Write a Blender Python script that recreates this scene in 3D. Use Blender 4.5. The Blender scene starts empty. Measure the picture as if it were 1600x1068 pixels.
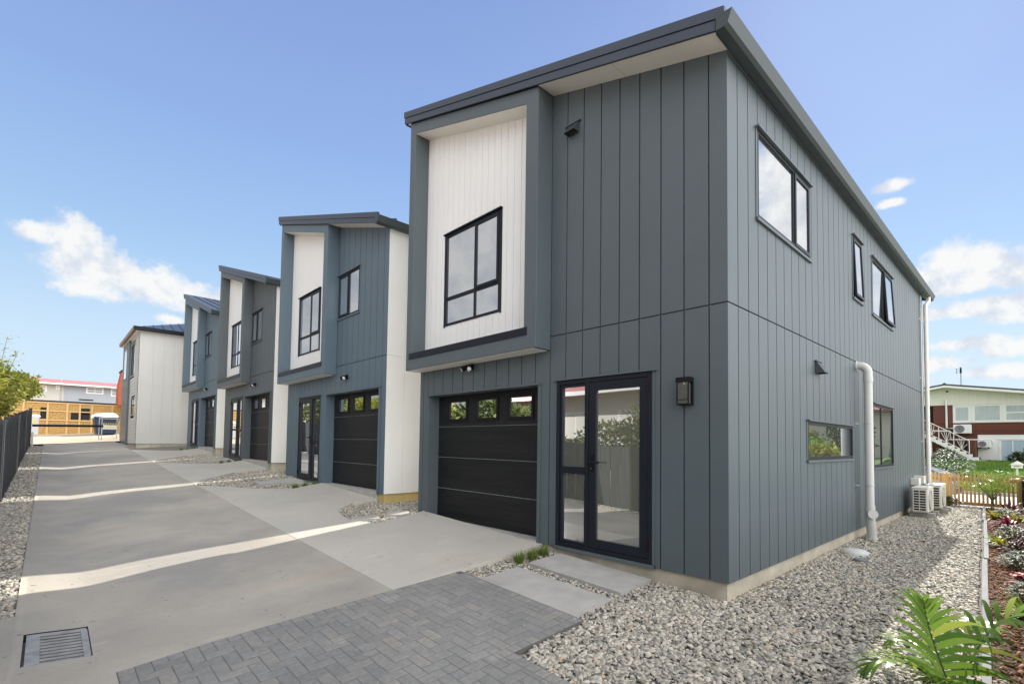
import bpy, bmesh, math, random
import numpy as np
from mathutils import Vector, Matrix

scene = bpy.context.scene
COL = scene.collection
R_ = math.radians

# ------------------------------------------------------------------ camera
def setup_camera():
    cx, cy, cz = -4.8472, -2.0981, 1.3249
    yaw, pitch, roll = R_(46.9692), R_(2.3588), R_(0.7826)
    c, s = math.cos(yaw), math.sin(yaw)
    cp, sp = math.cos(pitch), math.sin(pitch)
    cr, sr = math.cos(roll), math.sin(roll)
    r0 = Vector((s, -c, 0)); f = Vector((cp*c, cp*s, sp)); u0 = Vector((-sp*c, -sp*s, cp))
    r = cr*r0 + sr*u0
    u = cr*u0 - sr*r0
    m = Matrix(((r.x, u.x, -f.x, cx), (r.y, u.y, -f.y, cy), (r.z, u.z, -f.z, cz), (0, 0, 0, 1)))
    cd = bpy.data.cameras.new("camera")
    cd.sensor_width = 36.0
    cd.lens = 775.9096*36.0/1600.0
    cd.shift_y = 126.1168/1600.0
    cd.clip_start = 0.05
    cd.clip_end = 3000
    co = bpy.data.objects.new("camera", cd)
    co.matrix_world = m
    COL.objects.link(co)
    scene.camera = co
setup_camera()

# ------------------------------------------------------------------ light, sky, exposure
SUN = Vector((1.125, 0.17, 1.0)).normalized()
SUN_STRENGTH = 5.0
SKY_STRENGTH = 0.115
CLOUD = 0.95
EXPOSURE = 0.47

def setup_light():
    ld = bpy.data.lights.new("sun", 'SUN')
    ld.energy = SUN_STRENGTH
    ld.angle = R_(0.5)
    ld.color = (1.0, 0.95, 0.87)
    lo = bpy.data.objects.new("sun", ld)
    lo.rotation_euler = (-SUN).to_track_quat('-Z', 'Y').to_euler()
    lo.location = (60, 10, 60)
    COL.objects.link(lo)
    w = bpy.data.worlds.new("World")
    scene.world = w
    w.use_nodes = True
    nt = w.node_tree
    nt.nodes.clear()
    N = nt.nodes.new
    L = nt.links.new
    def val(x):
        n = N('ShaderNodeValue'); n.outputs[0].default_value = x; return n.outputs[0]
    def math_(op, a, b=None, c=None, clamp=False):
        n = N('ShaderNodeMath'); n.operation = op; n.use_clamp = clamp
        for i, x in enumerate((a, b, c)):
            if x is None: continue
            if isinstance(x, (int, float)): n.inputs[i].default_value = x
            else: L(x, n.inputs[i])
        return n.outputs[0]
    def smooth(x, lo, hi):
        n = N('ShaderNodeMapRange'); n.interpolation_type = 'SMOOTHSTEP'
        n.inputs['From Min'].default_value = lo; n.inputs['From Max'].default_value = hi
        L(x, n.inputs['Value']); return n.outputs[0]
    tc = N('ShaderNodeTexCoord')
    nrm = N('ShaderNodeVectorMath'); nrm.operation = 'NORMALIZE'
    L(tc.outputs['Generated'], nrm.inputs[0])
    d = nrm.outputs[0]
    sep = N('ShaderNodeSeparateXYZ'); L(d, sep.inputs[0])
    az = math_('MULTIPLY', math_('ARCTAN2', sep.outputs[1], sep.outputs[0]), 180/math.pi)
    el = math_('MULTIPLY', math_('ARCSINE', sep.outputs[2]), 180/math.pi)
    sky = N('ShaderNodeTexSky')
    sky.sky_type = 'NISHITA'
    sky.sun_disc = False
    sky.sun_elevation = math.asin(SUN.z)
    sky.sun_rotation = math.atan2(SUN.x, SUN.y)
    sky.altitude = 50
    sky.air_density = 1.0
    sky.dust_density = 0.6
    sky.ozone_density = 2.4
    # noise for cloud edges
    def noise(scale, detail, rough, vec=d, dist=0.0):
        n = N('ShaderNodeTexNoise'); n.inputs['Scale'].default_value = scale
        n.inputs['Detail'].default_value = detail; n.inputs['Roughness'].default_value = rough
        n.inputs['Distortion'].default_value = dist
        L(vec, n.inputs['Vector']); return n.outputs[0]
    nA = noise(17.0, 10, 0.64)
    nB = noise(60.0, 7, 0.62)
    edge = math_('ADD', math_('MULTIPLY', math_('SUBTRACT', nA, 0.5), 1.7), math_('MULTIPLY', math_('SUBTRACT', nB, 0.5), 0.8))
    # individual cumulus clouds: azimuth, elevation, half width, half height (degrees)
    blobs = [(90.9, 16.6, 1.8, 0.7), (88.9, 16.7, 1.7, 1.5), (88.2, 15.0, 2.6, 2.0), (86.2, 14.3, 3.0, 1.7), (83.4, 14.1, 3.2, 1.4),
             (81.2, 13.9, 2.6, 1.15), (78.6, 12.9, 3.2, 1.2), (81.7, 11.2, 1.3, 0.45), (75.0, 12.4, 3.0, 1.1), (87.6, 12.9, 2.2, 0.9),
             (5.5, 16.1, 1.6, 1.3), (3.2, 15.5, 2.4, 1.2), (7.4, 14.7, 2.4, 0.9), (1.2, 14.3, 2.4, 1.0), (4.4, 13.9, 3.0, 0.7), (3.0, 11.8, 3.6, 0.7),
             (0.2, 11.2, 3.0, 0.9), (6.4, 11.7, 2.2, 0.55), (4.0, 9.0, 2.6, 0.5), (1.4, 8.3, 2.4, 0.6), (7.5, 7.4, 3.0, 0.6), (8.9, 23.1, 1.3, 0.5), (9.2, 21.7, 1.1, 0.35), (1.5, 6.4, 3.0, 0.6),
             (79.6, 9.6, 0.9, 0.45)]
    m = None
    comb = N('ShaderNodeCombineXYZ'); L(az, comb.inputs[0]); L(el, comb.inputs[1])
    for a, e, ra, re in blobs:
        s1 = N('ShaderNodeVectorMath'); s1.operation = 'SUBTRACT'; L(comb.outputs[0], s1.inputs[0]); s1.inputs[1].default_value = (a, e, 0)
        s2 = N('ShaderNodeVectorMath'); s2.operation = 'DIVIDE'; L(s1.outputs[0], s2.inputs[0]); s2.inputs[1].default_value = (ra*1.25, re*1.3, 1)
        s3 = N('ShaderNodeVectorMath'); s3.operation = 'LENGTH'; L(s2.outputs[0], s3.inputs[0])
        v = math_('SUBTRACT', 1.0, s3.outputs['Value'])
        m = v if m is None else math_('SMOOTH_MAX', m, v, 0.25)
    cum = smooth(math_('ADD', m, edge), -0.12, 0.48)
    # broken cloud cover over the half of the sky outside the street view
    off = math_('ABSOLUTE', math_('SUBTRACT', az, 47.0))
    out = smooth(off, 46.5, 62.0)
    nC = noise(2.6, 9, 0.58, dist=0.4)
    nD = noise(11.0, 8, 0.6)
    dg = N('ShaderNodeVectorMath'); dg.operation = 'DOT_PRODUCT'; L(d, dg.inputs[0]); dg.inputs[1].default_value = (-0.55, 0.78, 0.30)
    bank = smooth(dg.outputs['Value'], 0.84, 0.97)
    cov = smooth(math_('ADD', math_('ADD', nC, math_('MULTIPLY', bank, 0.14)), math_('MULTIPLY', math_('SUBTRACT', nD, 0.5), 0.25)), 0.36, 0.52)
    cov = math_('MULTIPLY', cov, out)
    # thin haze veil close to the horizon
    veil = math_('MULTIPLY', smooth(el, 22.0, -1.0), 0.58)
    shade = N('ShaderNodeMapRange'); shade.inputs['From Min'].default_value = 0.36; shade.inputs['From Max'].default_value = 0.62
    shade.inputs['To Min'].default_value = 0.0; shade.inputs['To Max'].default_value = 1.0
    L(noise(13.0, 8, 0.6), shade.inputs['Value'])
    ccol = N('ShaderNodeMixRGB')
    ccol.inputs[1].default_value = (0.66*CLOUD, 0.69*CLOUD, 0.75*CLOUD, 1)
    ccol.inputs[2].default_value = (1.0*CLOUD, 0.985*CLOUD, 0.95*CLOUD, 1)
    L(shade.outputs[0], ccol.inputs[0])
    bg = N('ShaderNodeBackground'); bg.inputs[1].default_value = SKY_STRENGTH
    # clear-sky colour: the Nishita sky, evened out away from the glare round the sun
    clear = N('ShaderNodeValToRGB')
    cr_ = clear.color_ramp
    stops = [(0.0, (6.4, 8.0, 9.3)), (0.12, (5.6, 7.6, 9.4)), (0.28, (4.1, 6.3, 9.3)), (0.5, (3.0, 4.6, 8.3)), (0.8, (2.2, 3.3, 6.8)), (1.0, (1.8, 2.8, 6.1))]
    while len(cr_.elements) < len(stops): cr_.elements.new(0.5)
    for e_, (p_, c_) in zip(cr_.elements, stops): e_.position = p_; e_.color = (c_[0]/10, c_[1]/10, c_[2]/10, 1)
    L(math_('DIVIDE', el, 60.0, clamp=True), clear.inputs[0])
    gain = N('ShaderNodeVectorMath'); gain.operation = 'SCALE'; gain.inputs['Scale'].default_value = 6.4
    L(clear.outputs[0], gain.inputs[0])
    tame = N('ShaderNodeVectorMath'); tame.operation = 'MINIMUM'; tame.inputs[1].default_value = (7.5, 8.5, 10.0)
    L(sky.outputs[0], tame.inputs[0])
    tint = N('ShaderNodeMixRGB'); tint.inputs[0].default_value = 0.86
    L(tame.outputs[0], tint.inputs[1]); L(gain.outputs[0], tint.inputs[2])
    L(tint.outputs[0], bg.inputs[0])
    bgc = N('ShaderNodeBackground')
    # unseen clouds right of the view, boosted to brighten the side wall
    dt = N('ShaderNodeVectorMath'); dt.operation = 'DOT_PRODUCT'; L(d, dt.inputs[0]); dt.inputs[1].default_value = (0.05, -0.965, 0.25)
    L(math_('SUBTRACT', math_('ADD', 0.95, math_('MULTIPLY', smooth(dt.outputs['Value'], 0.38, 0.95), 3.0)), math_('MULTIPLY', smooth(dg.outputs['Value'], 0.86, 0.98), 0.55)), bgc.inputs[1])
    L(ccol.outputs[0], bgc.inputs[0])
    bgh = N('ShaderNodeBackground'); bgh.inputs[0].default_value = (0.56, 0.66, 0.75, 1); bgh.inputs[1].default_value = 1.0
    mx0 = N('ShaderNodeMixShader'); L(veil, mx0.inputs[0]); L(bg.outputs[0], mx0.inputs[1]); L(bgh.outputs[0], mx0.inputs[2])
    # separate cumulus in the street view: white tops, blue-grey undersides
    shade2 = smooth(math_('ADD', noise(24.0, 9, 0.62), math_('MULTIPLY', m, 0.10)), 0.36, 0.60)
    ccol2 = N('ShaderNodeMixRGB'); L(shade2, ccol2.inputs[0])
    ccol2.inputs[1].default_value = (0.50, 0.545, 0.62, 1); ccol2.inputs[2].default_value = (0.70, 0.70, 0.69, 1)
    bgk = N('ShaderNodeBackground'); L(ccol2.outputs[0], bgk.inputs[0]); bgk.inputs[1].default_value = 1.0
    mx1 = N('ShaderNodeMixShader'); L(math_('MULTIPLY', cum, 0.95), mx1.inputs[0]); L(mx0.outputs[0], mx1.inputs[1]); L(bgk.outputs[0], mx1.inputs[2])
    mx = N('ShaderNodeMixShader')
    L(math_('MULTIPLY', cov, 0.97), mx.inputs[0])
    L(mx1.outputs[0], mx.inputs[1]); L(bgc.outputs[0], mx.inputs[2])
    o = N('ShaderNodeOutputWorld'); L(mx.outputs[0], o.inputs[0])
    scene.view_settings.view_transform = 'Standard'
    scene.view_settings.look = 'None'
    scene.view_settings.gamma = 1.0
    scene.view_settings.exposure = EXPOSURE
    scene.cycles.max_bounces = 8
    scene.cycles.diffuse_bounces = 4
    scene.cycles.sample_clamp_indirect = 6
setup_light()

# ------------------------------------------------------------------ materials
MATS = {}
def mat(name, col, rough=0.6, var=0.0, vscale=3.0, bump=0.0, bscale=60.0, metal=0.0, spec=0.5, attr=None, col2=None, stretch=(1, 1, 1), coat=0.0, var2=0.0, v2scale=0.5, ramp=None, emit=None):
    """procedural surface: base colour varied by noise (or by a per-vertex 'tone' attribute)"""
    if name in MATS: return MATS[name]
    m = bpy.data.materials.new(name); m.use_nodes = True
    nt = m.node_tree; N = nt.nodes.new; L = nt.links.new
    b = nt.nodes['Principled BSDF']
    b.inputs['Roughness'].default_value = rough
    b.inputs['Metallic'].default_value = metal
    b.inputs['Specular IOR Level'].default_value = spec
    b.inputs['Coat Weight'].default_value = coat
    tc = N('ShaderNodeTexCoord')
    mp = N('ShaderNodeMapping'); mp.inputs['Scale'].default_value = stretch
    L(tc.outputs['Object'], mp.inputs[0])
    out = None
    def noise(scale, det=6, ro=0.6):
        n = N('ShaderNodeTexNoise'); n.inputs['Scale'].default_value = scale; n.inputs['Detail'].default_value = det
        n.inputs['Roughness'].default_value = ro; L(mp.outputs[0], n.inputs['Vector']); return n.outputs[0]
    def mulcol(src, fac, amt):
        mr = N('ShaderNodeMapRange'); mr.inputs['From Min'].default_value = 0.3; mr.inputs['From Max'].default_value = 0.7
        mr.inputs['To Min'].default_value = 1-amt; mr.inputs['To Max'].default_value = 1+amt
        L(fac, mr.inputs['Value'])
        vm = N('ShaderNodeVectorMath'); vm.operation = 'SCALE'
        if src is None: vm.inputs[0].default_value = col[:3]
        else: L(src, vm.inputs[0])
        L(mr.outputs[0], vm.inputs['Scale'])
        return vm.outputs[0]
    if ramp or attr:
        at = N('ShaderNodeAttribute'); at.attribute_name = attr or 'tone'
        rp = N('ShaderNodeValToRGB')
        stops = ramp or [(0, col), (1, col2)]
        while len(rp.color_ramp.elements) < len(stops): rp.color_ramp.elements.new(0.5)
        for e, (p, c) in zip(rp.color_ramp.elements, stops):
            e.position = p; e.color = (c[0], c[1], c[2], 1)
        L(at.outputs['Fac'], rp.inputs[0]); out = rp.outputs[0]
    elif col2 is not None:
        rp = N('ShaderNodeMixRGB'); rp.inputs[1].default_value = (*col, 1); rp.inputs[2].default_value = (*col2, 1)
        mr = N('ShaderNodeMapRange'); mr.inputs['From Min'].default_value = 0.35; mr.inputs['From Max'].default_value = 0.65
        L(noise(vscale), mr.inputs['Value']); L(mr.outputs[0], rp.inputs[0]); out = rp.outputs[0]
    if var: out = mulcol(out, noise(vscale), var)
    if var2: out = mulcol(out, noise(v2scale, 4, 0.5), var2)
    if out is None: b.inputs['Base Color'].default_value = (*col[:3], 1)
    else: L(out, b.inputs['Base Color'])
    if bump:
        bp = N('ShaderNodeBump'); bp.inputs['Strength'].default_value = bump; bp.inputs['Distance'].default_value = 0.01
        L(noise(bscale, 5, 0.65), bp.inputs['Height']); L(bp.outputs[0], b.inputs['Normal'])
    MATS[name] = m
    return m

def glass_mat(name, refl=0.45, inner=(0.05, 0.06, 0.06), tint=(0.95, 0.97, 1.0)):
    """window pane seen from outside: mirror-like reflection over the dim room behind it"""
    if name in MATS: return MATS[name]
    m = bpy.data.materials.new(name); m.use_nodes = True
    nt = m.node_tree; nt.nodes.clear(); N = nt.nodes.new; L = nt.links.new
    df = N('ShaderNodeBsdfDiffuse'); df.inputs[0].default_value = (*inner, 1)
    gl = N('ShaderNodeBsdfGlossy'); gl.inputs[0].default_value = (*tint, 1); gl.inputs['Roughness'].default_value = 0.012
    lw = N('ShaderNodeFresnel'); lw.inputs[0].default_value = 1.5
    mr = N('ShaderNodeMapRange'); mr.inputs['From Min'].default_value = 0.04; mr.inputs['From Max'].default_value = 1.0
    mr.inputs['To Min'].default_value = refl; mr.inputs['To Max'].default_value = 1.0
    L(lw.outputs[0], mr.inputs['Value'])
    tc = N('ShaderNodeTexCoord'); no = N('ShaderNodeTexNoise'); no.inputs['Scale'].default_value = 0.9; no.inputs['Detail'].default_value = 1
    L(tc.outputs['Object'], no.inputs['Vector'])
    bp = N('ShaderNodeBump'); bp.inputs['Strength'].default_value = 0.06; bp.inputs['Distance'].default_value = 0.05
    L(no.outputs[0], bp.inputs['Height']); L(bp.outputs[0], gl.inputs['Normal'])
    mx = N('ShaderNodeMixShader'); L(mr.outputs[0], mx.inputs[0]); L(df.outputs[0], mx.inputs[1]); L(gl.outputs[0], mx.inputs[2])
    o = N('ShaderNodeOutputMaterial'); L(mx.outputs[0], o.inputs[0])
    MATS[name] = m
    return m

def leaf_mat(name, ca, cb, cc=None, rough=0.45, trans=0.35):
    if name in MATS: return MATS[name]
    m = bpy.data.materials.new(name); m.use_nodes = True
    nt = m.node_tree; N = nt.nodes.new; L = nt.links.new
    b = nt.nodes['Principled BSDF']; b.inputs['Roughness'].default_value = rough
    at = N('ShaderNodeAttribute'); at.attribute_name = 'tone'
    rp = N('ShaderNodeValToRGB')
    st = [(0, ca), (1, cb)] if cc is None else [(0, ca), (0.6, cb), (1, cc)]
    while len(rp.color_ramp.elements) < len(st): rp.color_ramp.elements.new(0.5)
    for e, (p, c) in zip(rp.color_ramp.elements, st): e.position = p; e.color = (*c, 1)
    L(at.outputs['Fac'], rp.inputs[0]); L(rp.outputs[0], b.inputs['Base Color'])
    tr = N('ShaderNodeBsdfTranslucent'); L(rp.outputs[0], tr.inputs[0])
    mx = N('ShaderNodeMixShader'); mx.inputs[0].default_value = trans
    L(b.outputs[0], mx.inputs[1]); L(tr.outputs[0], mx.inputs[2])
    L(mx.outputs[0], nt.nodes['Material Output'].inputs[0])
    MATS[name] = m
    return m

M_GREY = mat('grey_cladding', (0.094, 0.117, 0.128), 0.42, 0.06, 0.8, 0.05, 140)
M_BLUE = mat('blue_grey_cladding', (0.105, 0.150, 0.184), 0.5, 0.05, 1.2, 0.05, 140)
M_DGREY = mat('dark_grey_cladding', (0.092, 0.108, 0.116), 0.5, 0.05, 1.2, 0.05, 140)
M_CREAM = mat('cream_cladding', (0.83, 0.82, 0.775), 0.5, 0.03, 1.0, 0.04, 140)
M_WHITE = mat('white_cladding', (0.86, 0.86, 0.835), 0.5, 0.03, 1.0, 0.04, 140)
M_WHITE2 = mat('offwhite_cladding', (0.60, 0.585, 0.54), 0.5, 0.03, 1.0, 0.04, 140)
M_SOFFIT = mat('soffit_paint', (0.82, 0.80, 0.73), 0.6, 0.02, 1.0)
M_STEEL = mat('dark_roof_steel', (0.034, 0.045, 0.068), 0.36, 0.08, 2.0, 0, metal=0.0, spec=0.65)
M_GUTTER = mat('gutter_steel', (0.050, 0.064, 0.068), 0.42, 0.05, 2.0, spec=0.4)
M_FRAME = mat('window_frame_metal', (0.010, 0.013, 0.020), 0.42, 0.05, 3.0, spec=0.28)
M_DOORBLK = mat('garage_door_black', (0.012, 0.0125, 0.0135), 0.45, 0.35, 7.0, 0.5, 24, spec=0.28, stretch=(1, 0.12, 3))
M_GROOVE = mat('garage_door_seam', (0.24, 0.25, 0.26), 0.4)  # light grey stands in for sky reflected off the sloped seam
M_PLINTH = mat('plinth_concrete', (0.47, 0.42, 0.33), 0.85, 0.2, 3.0, 0.3, 50, var2=0.2, v2scale=1.2)
M_PLINTHY = mat('plinth_formply', (0.56, 0.42, 0.17), 0.8, 0.22, 2.5, 0.2, 40, stretch=(1, 1, 0.2))
def concrete(name, col, dark, light, seed):
    """broom-finished concrete: mottling, faint scuffs, rust-brown blots and small dark specks"""
    m = bpy.data.materials.new(name); m.use_nodes = True
    nt = m.node_tree; N = nt.nodes.new; L = nt.links.new
    b = nt.nodes['Principled BSDF']; b.inputs['Roughness'].default_value = 0.78
    tc = N('ShaderNodeTexCoord')
    def noise(scale, det, ro, stretch=(1, 1, 1), off=0.0):
        mp = N('ShaderNodeMapping'); mp.inputs['Scale'].default_value = stretch; mp.inputs['Location'].default_value = (seed+off, seed*1.7, 0)
        L(tc.outputs['Object'], mp.inputs[0]); n = N('ShaderNodeTexNoise'); n.inputs['Scale'].default_value = scale
        n.inputs['Detail'].default_value = det; n.inputs['Roughness'].default_value = ro; L(mp.outputs[0], n.inputs['Vector']); return n.outputs[0]
    def rng_(x, lo, hi, a=0.0, b_=1.0):
        r = N('ShaderNodeMapRange'); r.inputs['From Min'].default_value = lo; r.inputs['From Max'].default_value = hi
        r.inputs['To Min'].default_value = a; r.inputs['To Max'].default_value = b_; L(x, r.inputs['Value']); return r.outputs[0]
    def mix(fac, c1, c2):
        n = N('ShaderNodeMixRGB'); L(fac, n.inputs[0])
        for i, c in ((1, c1), (2, c2)):
            if isinstance(c, tuple): n.inputs[i].default_value = (*c, 1)
            else: L(c, n.inputs[i])
        return n.outputs[0]
    c = mix(rng_(noise(0.55, 7, 0.62), 0.38, 0.62), dark, light)
    c = mix(rng_(noise(1.1, 6, 0.7, (0.5, 2.0, 1), 5), 0.40, 0.72, 0.0, 0.5), c, col)
    c = mix(rng_(noise(26, 4, 0.75), 0.30, 0.70, 0.0, 0.16), c, tuple(0.6*x for x in dark))
    c = mix(rng_(noise(0.9, 5, 0.6, (0.5, 1.8, 1), 11), 0.60, 0.76, 0.0, 0.45), c, (0.40, 0.29, 0.18))
    c = mix(rng_(noise(1.6, 8, 0.75, (0.6, 2.6, 1), 23), 0.61, 0.74, 0.0, 0.50), c, tuple(min(0.75, 1.38*x) for x in light))
    c = mix(rng_(noise(14.0, 2, 0.5, (1, 1, 1), 31), 0.70, 0.75, 0.0, 0.60), c, (0.10, 0.095, 0.085))
    L(c, b.inputs['Base Color'])
    bp = N('ShaderNodeBump'); bp.inputs['Strength'].default_value = 0.18; bp.inputs['Distance'].default_value = 0.01
    L(noise(120, 5, 0.7, (0.25, 1.6, 1)), bp.inputs['Height']); L(bp.outputs[0], b.inputs['Normal'])
    return m
M_CONC = concrete('driveway_concrete', (0.400, 0.365, 0.305), (0.315, 0.292, 0.258), (0.470, 0.422, 0.345), 3.0)
M_APRON = concrete('apron_concrete', (0.520, 0.482, 0.415), (0.480, 0.448, 0.390), (0.555, 0.512, 0.440), 9.0)
M_SLAB = mat('slab_concrete', (0.40, 0.382, 0.35), 0.8, 0.14, 4.0, 0.15, 180)
M_PAVER = mat('paver_concrete', (0.145, 0.155, 0.172), 0.85, 0.16, 26.0, 0.3, 260, ramp=[(0, (0.218, 0.212, 0.198)), (0.7, (0.250, 0.242, 0.224)), (0.9, (0.270, 0.254, 0.226)), (1, (0.29, 0.265, 0.228))], var2=0.10, v2scale=1.2)
def add_scuffs(m, scale, lo, hi, fac, col):
    nt = m.node_tree; b = nt.nodes['Principled BSDF']; src = b.inputs['Base Color'].links[0].from_socket
    tc = nt.nodes.new('ShaderNodeTexCoord'); n = nt.nodes.new('ShaderNodeTexNoise'); n.inputs['Scale'].default_value = scale; n.inputs['Detail'].default_value = 9; n.inputs['Roughness'].default_value = 0.72
    nt.links.new(tc.outputs['Object'], n.inputs['Vector'])
    r = nt.nodes.new('ShaderNodeMapRange'); r.inputs['From Min'].default_value = lo; r.inputs['From Max'].default_value = hi; r.inputs['To Max'].default_value = fac
    nt.links.new(n.outputs[0], r.inputs['Value'])
    mx = nt.nodes.new('ShaderNodeMixRGB'); nt.links.new(r.outputs[0], mx.inputs[0]); nt.links.new(src, mx.inputs[1]); mx.inputs[2].default_value = (*col, 1)
    nt.links.new(mx.outputs[0], b.inputs['Base Color'])
add_scuffs(M_PAVER, 2.1, 0.58, 0.72, 0.6, (0.46, 0.44, 0.41))
add_scuffs(M_PAVER, 3.7, 0.66, 0.74, 0.5, (0.09, 0.09, 0.088))
M_SAND = mat('joint_sand', (0.125, 0.12, 0.112), 0.95, 0.2, 30)
M_PEBBLE = mat('river_pebbles', (0.4, 0.4, 0.4), 0.7, 0.12, 60, ramp=[(0, (0.125, 0.13, 0.12)), (0.3, (0.26, 0.243, 0.205)), (0.6, (0.43, 0.392, 0.32)), (0.9, (0.62, 0.56, 0.455)), (0.97, (0.45, 0.29, 0.16)), (1, (0.66, 0.63, 0.57))])
M_GRAVEL = mat('gravel_bed', (0.20, 0.19, 0.17), 0.95, 0.4, 40, 0.9, 45)
M_GROUND = mat('bare_ground', (0.26, 0.23, 0.19), 0.95, 0.25, 1.5, 0.5, 30, col2=(0.33, 0.30, 0.25))
M_BARK = mat('bark_mulch', (0.1, 0.05, 0.03), 0.9, 0.2, 40, ramp=[(0, (0.09, 0.042, 0.022)), (0.55, (0.25, 0.115, 0.055)), (0.9, (0.40, 0.21, 0.11)), (1, (0.50, 0.38, 0.27))])
M_SOIL = mat('dark_soil', (0.06, 0.035, 0.022), 0.95, 0.3, 20, 0.8, 60)
M_BLKTIMBER = mat('black_stained_timber', (0.046, 0.051, 0.055), 0.75, 0.35, 9.0, 0.35, 30, stretch=(1, 1, 0.08))
M_GREYTIMBER = mat('weathered_timber', (0.25, 0.25, 0.255), 0.85, 0.18, 5.0, 0.25, 40, stretch=(0.2, 2, 2))
M_PINE = mat('treated_pine', (0.55, 0.345, 0.125), 0.75, 0.2, 6.0, 0.2, 40, stretch=(2, 2, 0.15))
M_OSB = mat('strand_board', (0.40, 0.23, 0.07), 0.8, 0.25, 14.0, 0.2, 60, col2=(0.52, 0.32, 0.11))
M_PIPE = mat('grey_plastic_pipe', (0.56, 0.56, 0.53), 0.4, 0.03, 2)
M_DOWNPIPE = mat('white_downpipe', (0.74, 0.72, 0.67), 0.4, 0.03, 2)
M_ACBODY = mat('cream_enamel', (0.68, 0.66, 0.58), 0.4, 0.03, 3)
M_BLACK = mat('black_plastic', (0.007, 0.007, 0.009), 0.45, 0.1, 5, spec=0.25)
M_CHROME = mat('bright_metal', (0.75, 0.75, 0.75), 0.25, metal=1.0)
M_LENS = glass_mat('lamp_glass', 0.12, (0.11, 0.105, 0.10))
M_GRATE = mat('worn_grate_steel', (0.34, 0.335, 0.32), 0.6, 0.25, 10, 0.2, 60, metal=0.25)
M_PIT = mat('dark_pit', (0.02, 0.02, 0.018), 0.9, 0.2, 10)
M_GLASS = glass_mat('window_glass', 0.46, (0.055, 0.06, 0.06))
M_GLASSV = glass_mat('garage_glass', 0.09, (0.06, 0.056, 0.045))
M_GLASSF = glass_mat('far_house_glass', 0.05, (0.07, 0.07, 0.075))
M_GLASSD = glass_mat('door_glass', 0.34, (0.165, 0.165, 0.125))
M_GLASSS = glass_mat('side_window_glass', 0.62, (0.06, 0.065, 0.065))
M_BRICK = None
def brick_mat():
    m = bpy.data.materials.new('red_brick'); m.use_nodes = True
    nt = m.node_tree; N = nt.nodes.new; L = nt.links.new
    tc = N('ShaderNodeTexCoord'); mp = N('ShaderNodeMapping'); mp.inputs['Rotation'].default_value = (0, R_(90), R_(90))
    mp.inputs['Rotation'].default_value = (R_(90), 0, R_(90))
    L(tc.outputs['Object'], mp.inputs[0])
    br = N('ShaderNodeTexBrick'); br.inputs['Color1'].default_value = (0.135, 0.038, 0.022, 1); br.inputs['Color2'].default_value = (0.095, 0.028, 0.018, 1)
    br.inputs['Mortar'].default_value = (0.15, 0.09, 0.065, 1); br.inputs['Scale'].default_value = 1.0
    br.inputs['Brick Width'].default_value = 0.23; br.inputs['Row Height'].default_value = 0.086; br.inputs['Mortar Size'].default_value = 0.008
    L(mp.outputs[0], br.inputs['Vector'])
    L(br.outputs[0], nt.nodes['Principled BSDF'].inputs['Base Color'])
    nt.nodes['Principled BSDF'].inputs['Roughness'].default_value = 0.85
    return m
M_BRICK = brick_mat()
M_REDROOF = mat('red_painted_roof', (0.40, 0.15, 0.14), 0.6, 0.12, 1.0)
M_TILE = mat('dark_roof_tiles', (0.07, 0.072, 0.08), 0.7, 0.4, 5.0, 0.5, 12)
M_LAWN = mat('lawn_grass_base', (0.10, 0.19, 0.025), 0.9, 0.25, 1.5, 0.8, 60, var2=0.25, v2scale=0.35)
M_GRASSBLADE = leaf_mat('grass_blades', (0.05, 0.10, 0.012), (0.16, 0.25, 0.035), (0.36, 0.36, 0.10))
M_ROADC = mat('street_concrete', (0.42, 0.41, 0.39), 0.85, 0.08, 0.8, 0.1, 60)
M_PALM = leaf_mat('palm_leaflets', (0.05, 0.12, 0.02), (0.19, 0.31, 0.045), (0.62, 0.60, 0.12), 0.2, 0.35)
M_PALMSTEM = mat('palm_stem', (0.12, 0.16, 0.05), 0.5, 0.2, 8)
M_BUSH = leaf_mat('bush_leaves', (0.11, 0.15, 0.02), (0.38, 0.38, 0.06), (0.70, 0.60, 0.20), 0.5, 0.45)
M_HEDGE = leaf_mat('hedge_leaves', (0.035, 0.060, 0.015), (0.095, 0.125, 0.03), (0.21, 0.21, 0.07), 0.5, 0.3)
M_SILVER = leaf_mat('silver_leaves', (0.07, 0.11, 0.06), (0.20, 0.26, 0.18), (0.42, 0.46, 0.36), 0.5, 0.2)
M_CRIM = leaf_mat('crimson_leaves', (0.10, 0.01, 0.025), (0.30, 0.03, 0.07), (0.50, 0.12, 0.16), 0.4, 0.25)
M_YELLOW = leaf_mat('yellow_leaves', (0.16, 0.24, 0.02), (0.50, 0.46, 0.03), (0.68, 0.55, 0.05), 0.4, 0.25)
M_LIME = leaf_mat('lime_leaves', (0.08, 0.20, 0.015), (0.20, 0.38, 0.03), (0.36, 0.52, 0.07), 0.4, 0.25)
M_PLUM = leaf_mat('plum_leaves', (0.05, 0.015, 0.02), (0.13, 0.035, 0.045), (0.24, 0.10, 0.09), 0.4, 0.2)
M_REDFL = leaf_mat('red_petals', (0.5, 0.02, 0.01), (0.75, 0.04, 0.02), (0.85, 0.16, 0.05), 0.4, 0.25)
M_CREAMFL = leaf_mat('cream_flowers', (0.16, 0.17, 0.07), (0.45, 0.43, 0.25), (0.75, 0.72, 0.52), 0.5, 0.2)
M_BRANCH = mat('branch_bark', (0.16, 0.12, 0.08), 0.85, 0.25, 12)
M_WHITEPAINT = mat('white_paint', (0.80, 0.80, 0.78), 0.5, 0.03, 2)
M_PALEWALL = mat('pale_weatherboard', (0.50, 0.49, 0.43), 0.6, 0.04, 1)
M_BLUEWALL = mat('pale_blue_wall', (0.35, 0.375, 0.41), 0.6, 0.05, 1)
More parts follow.
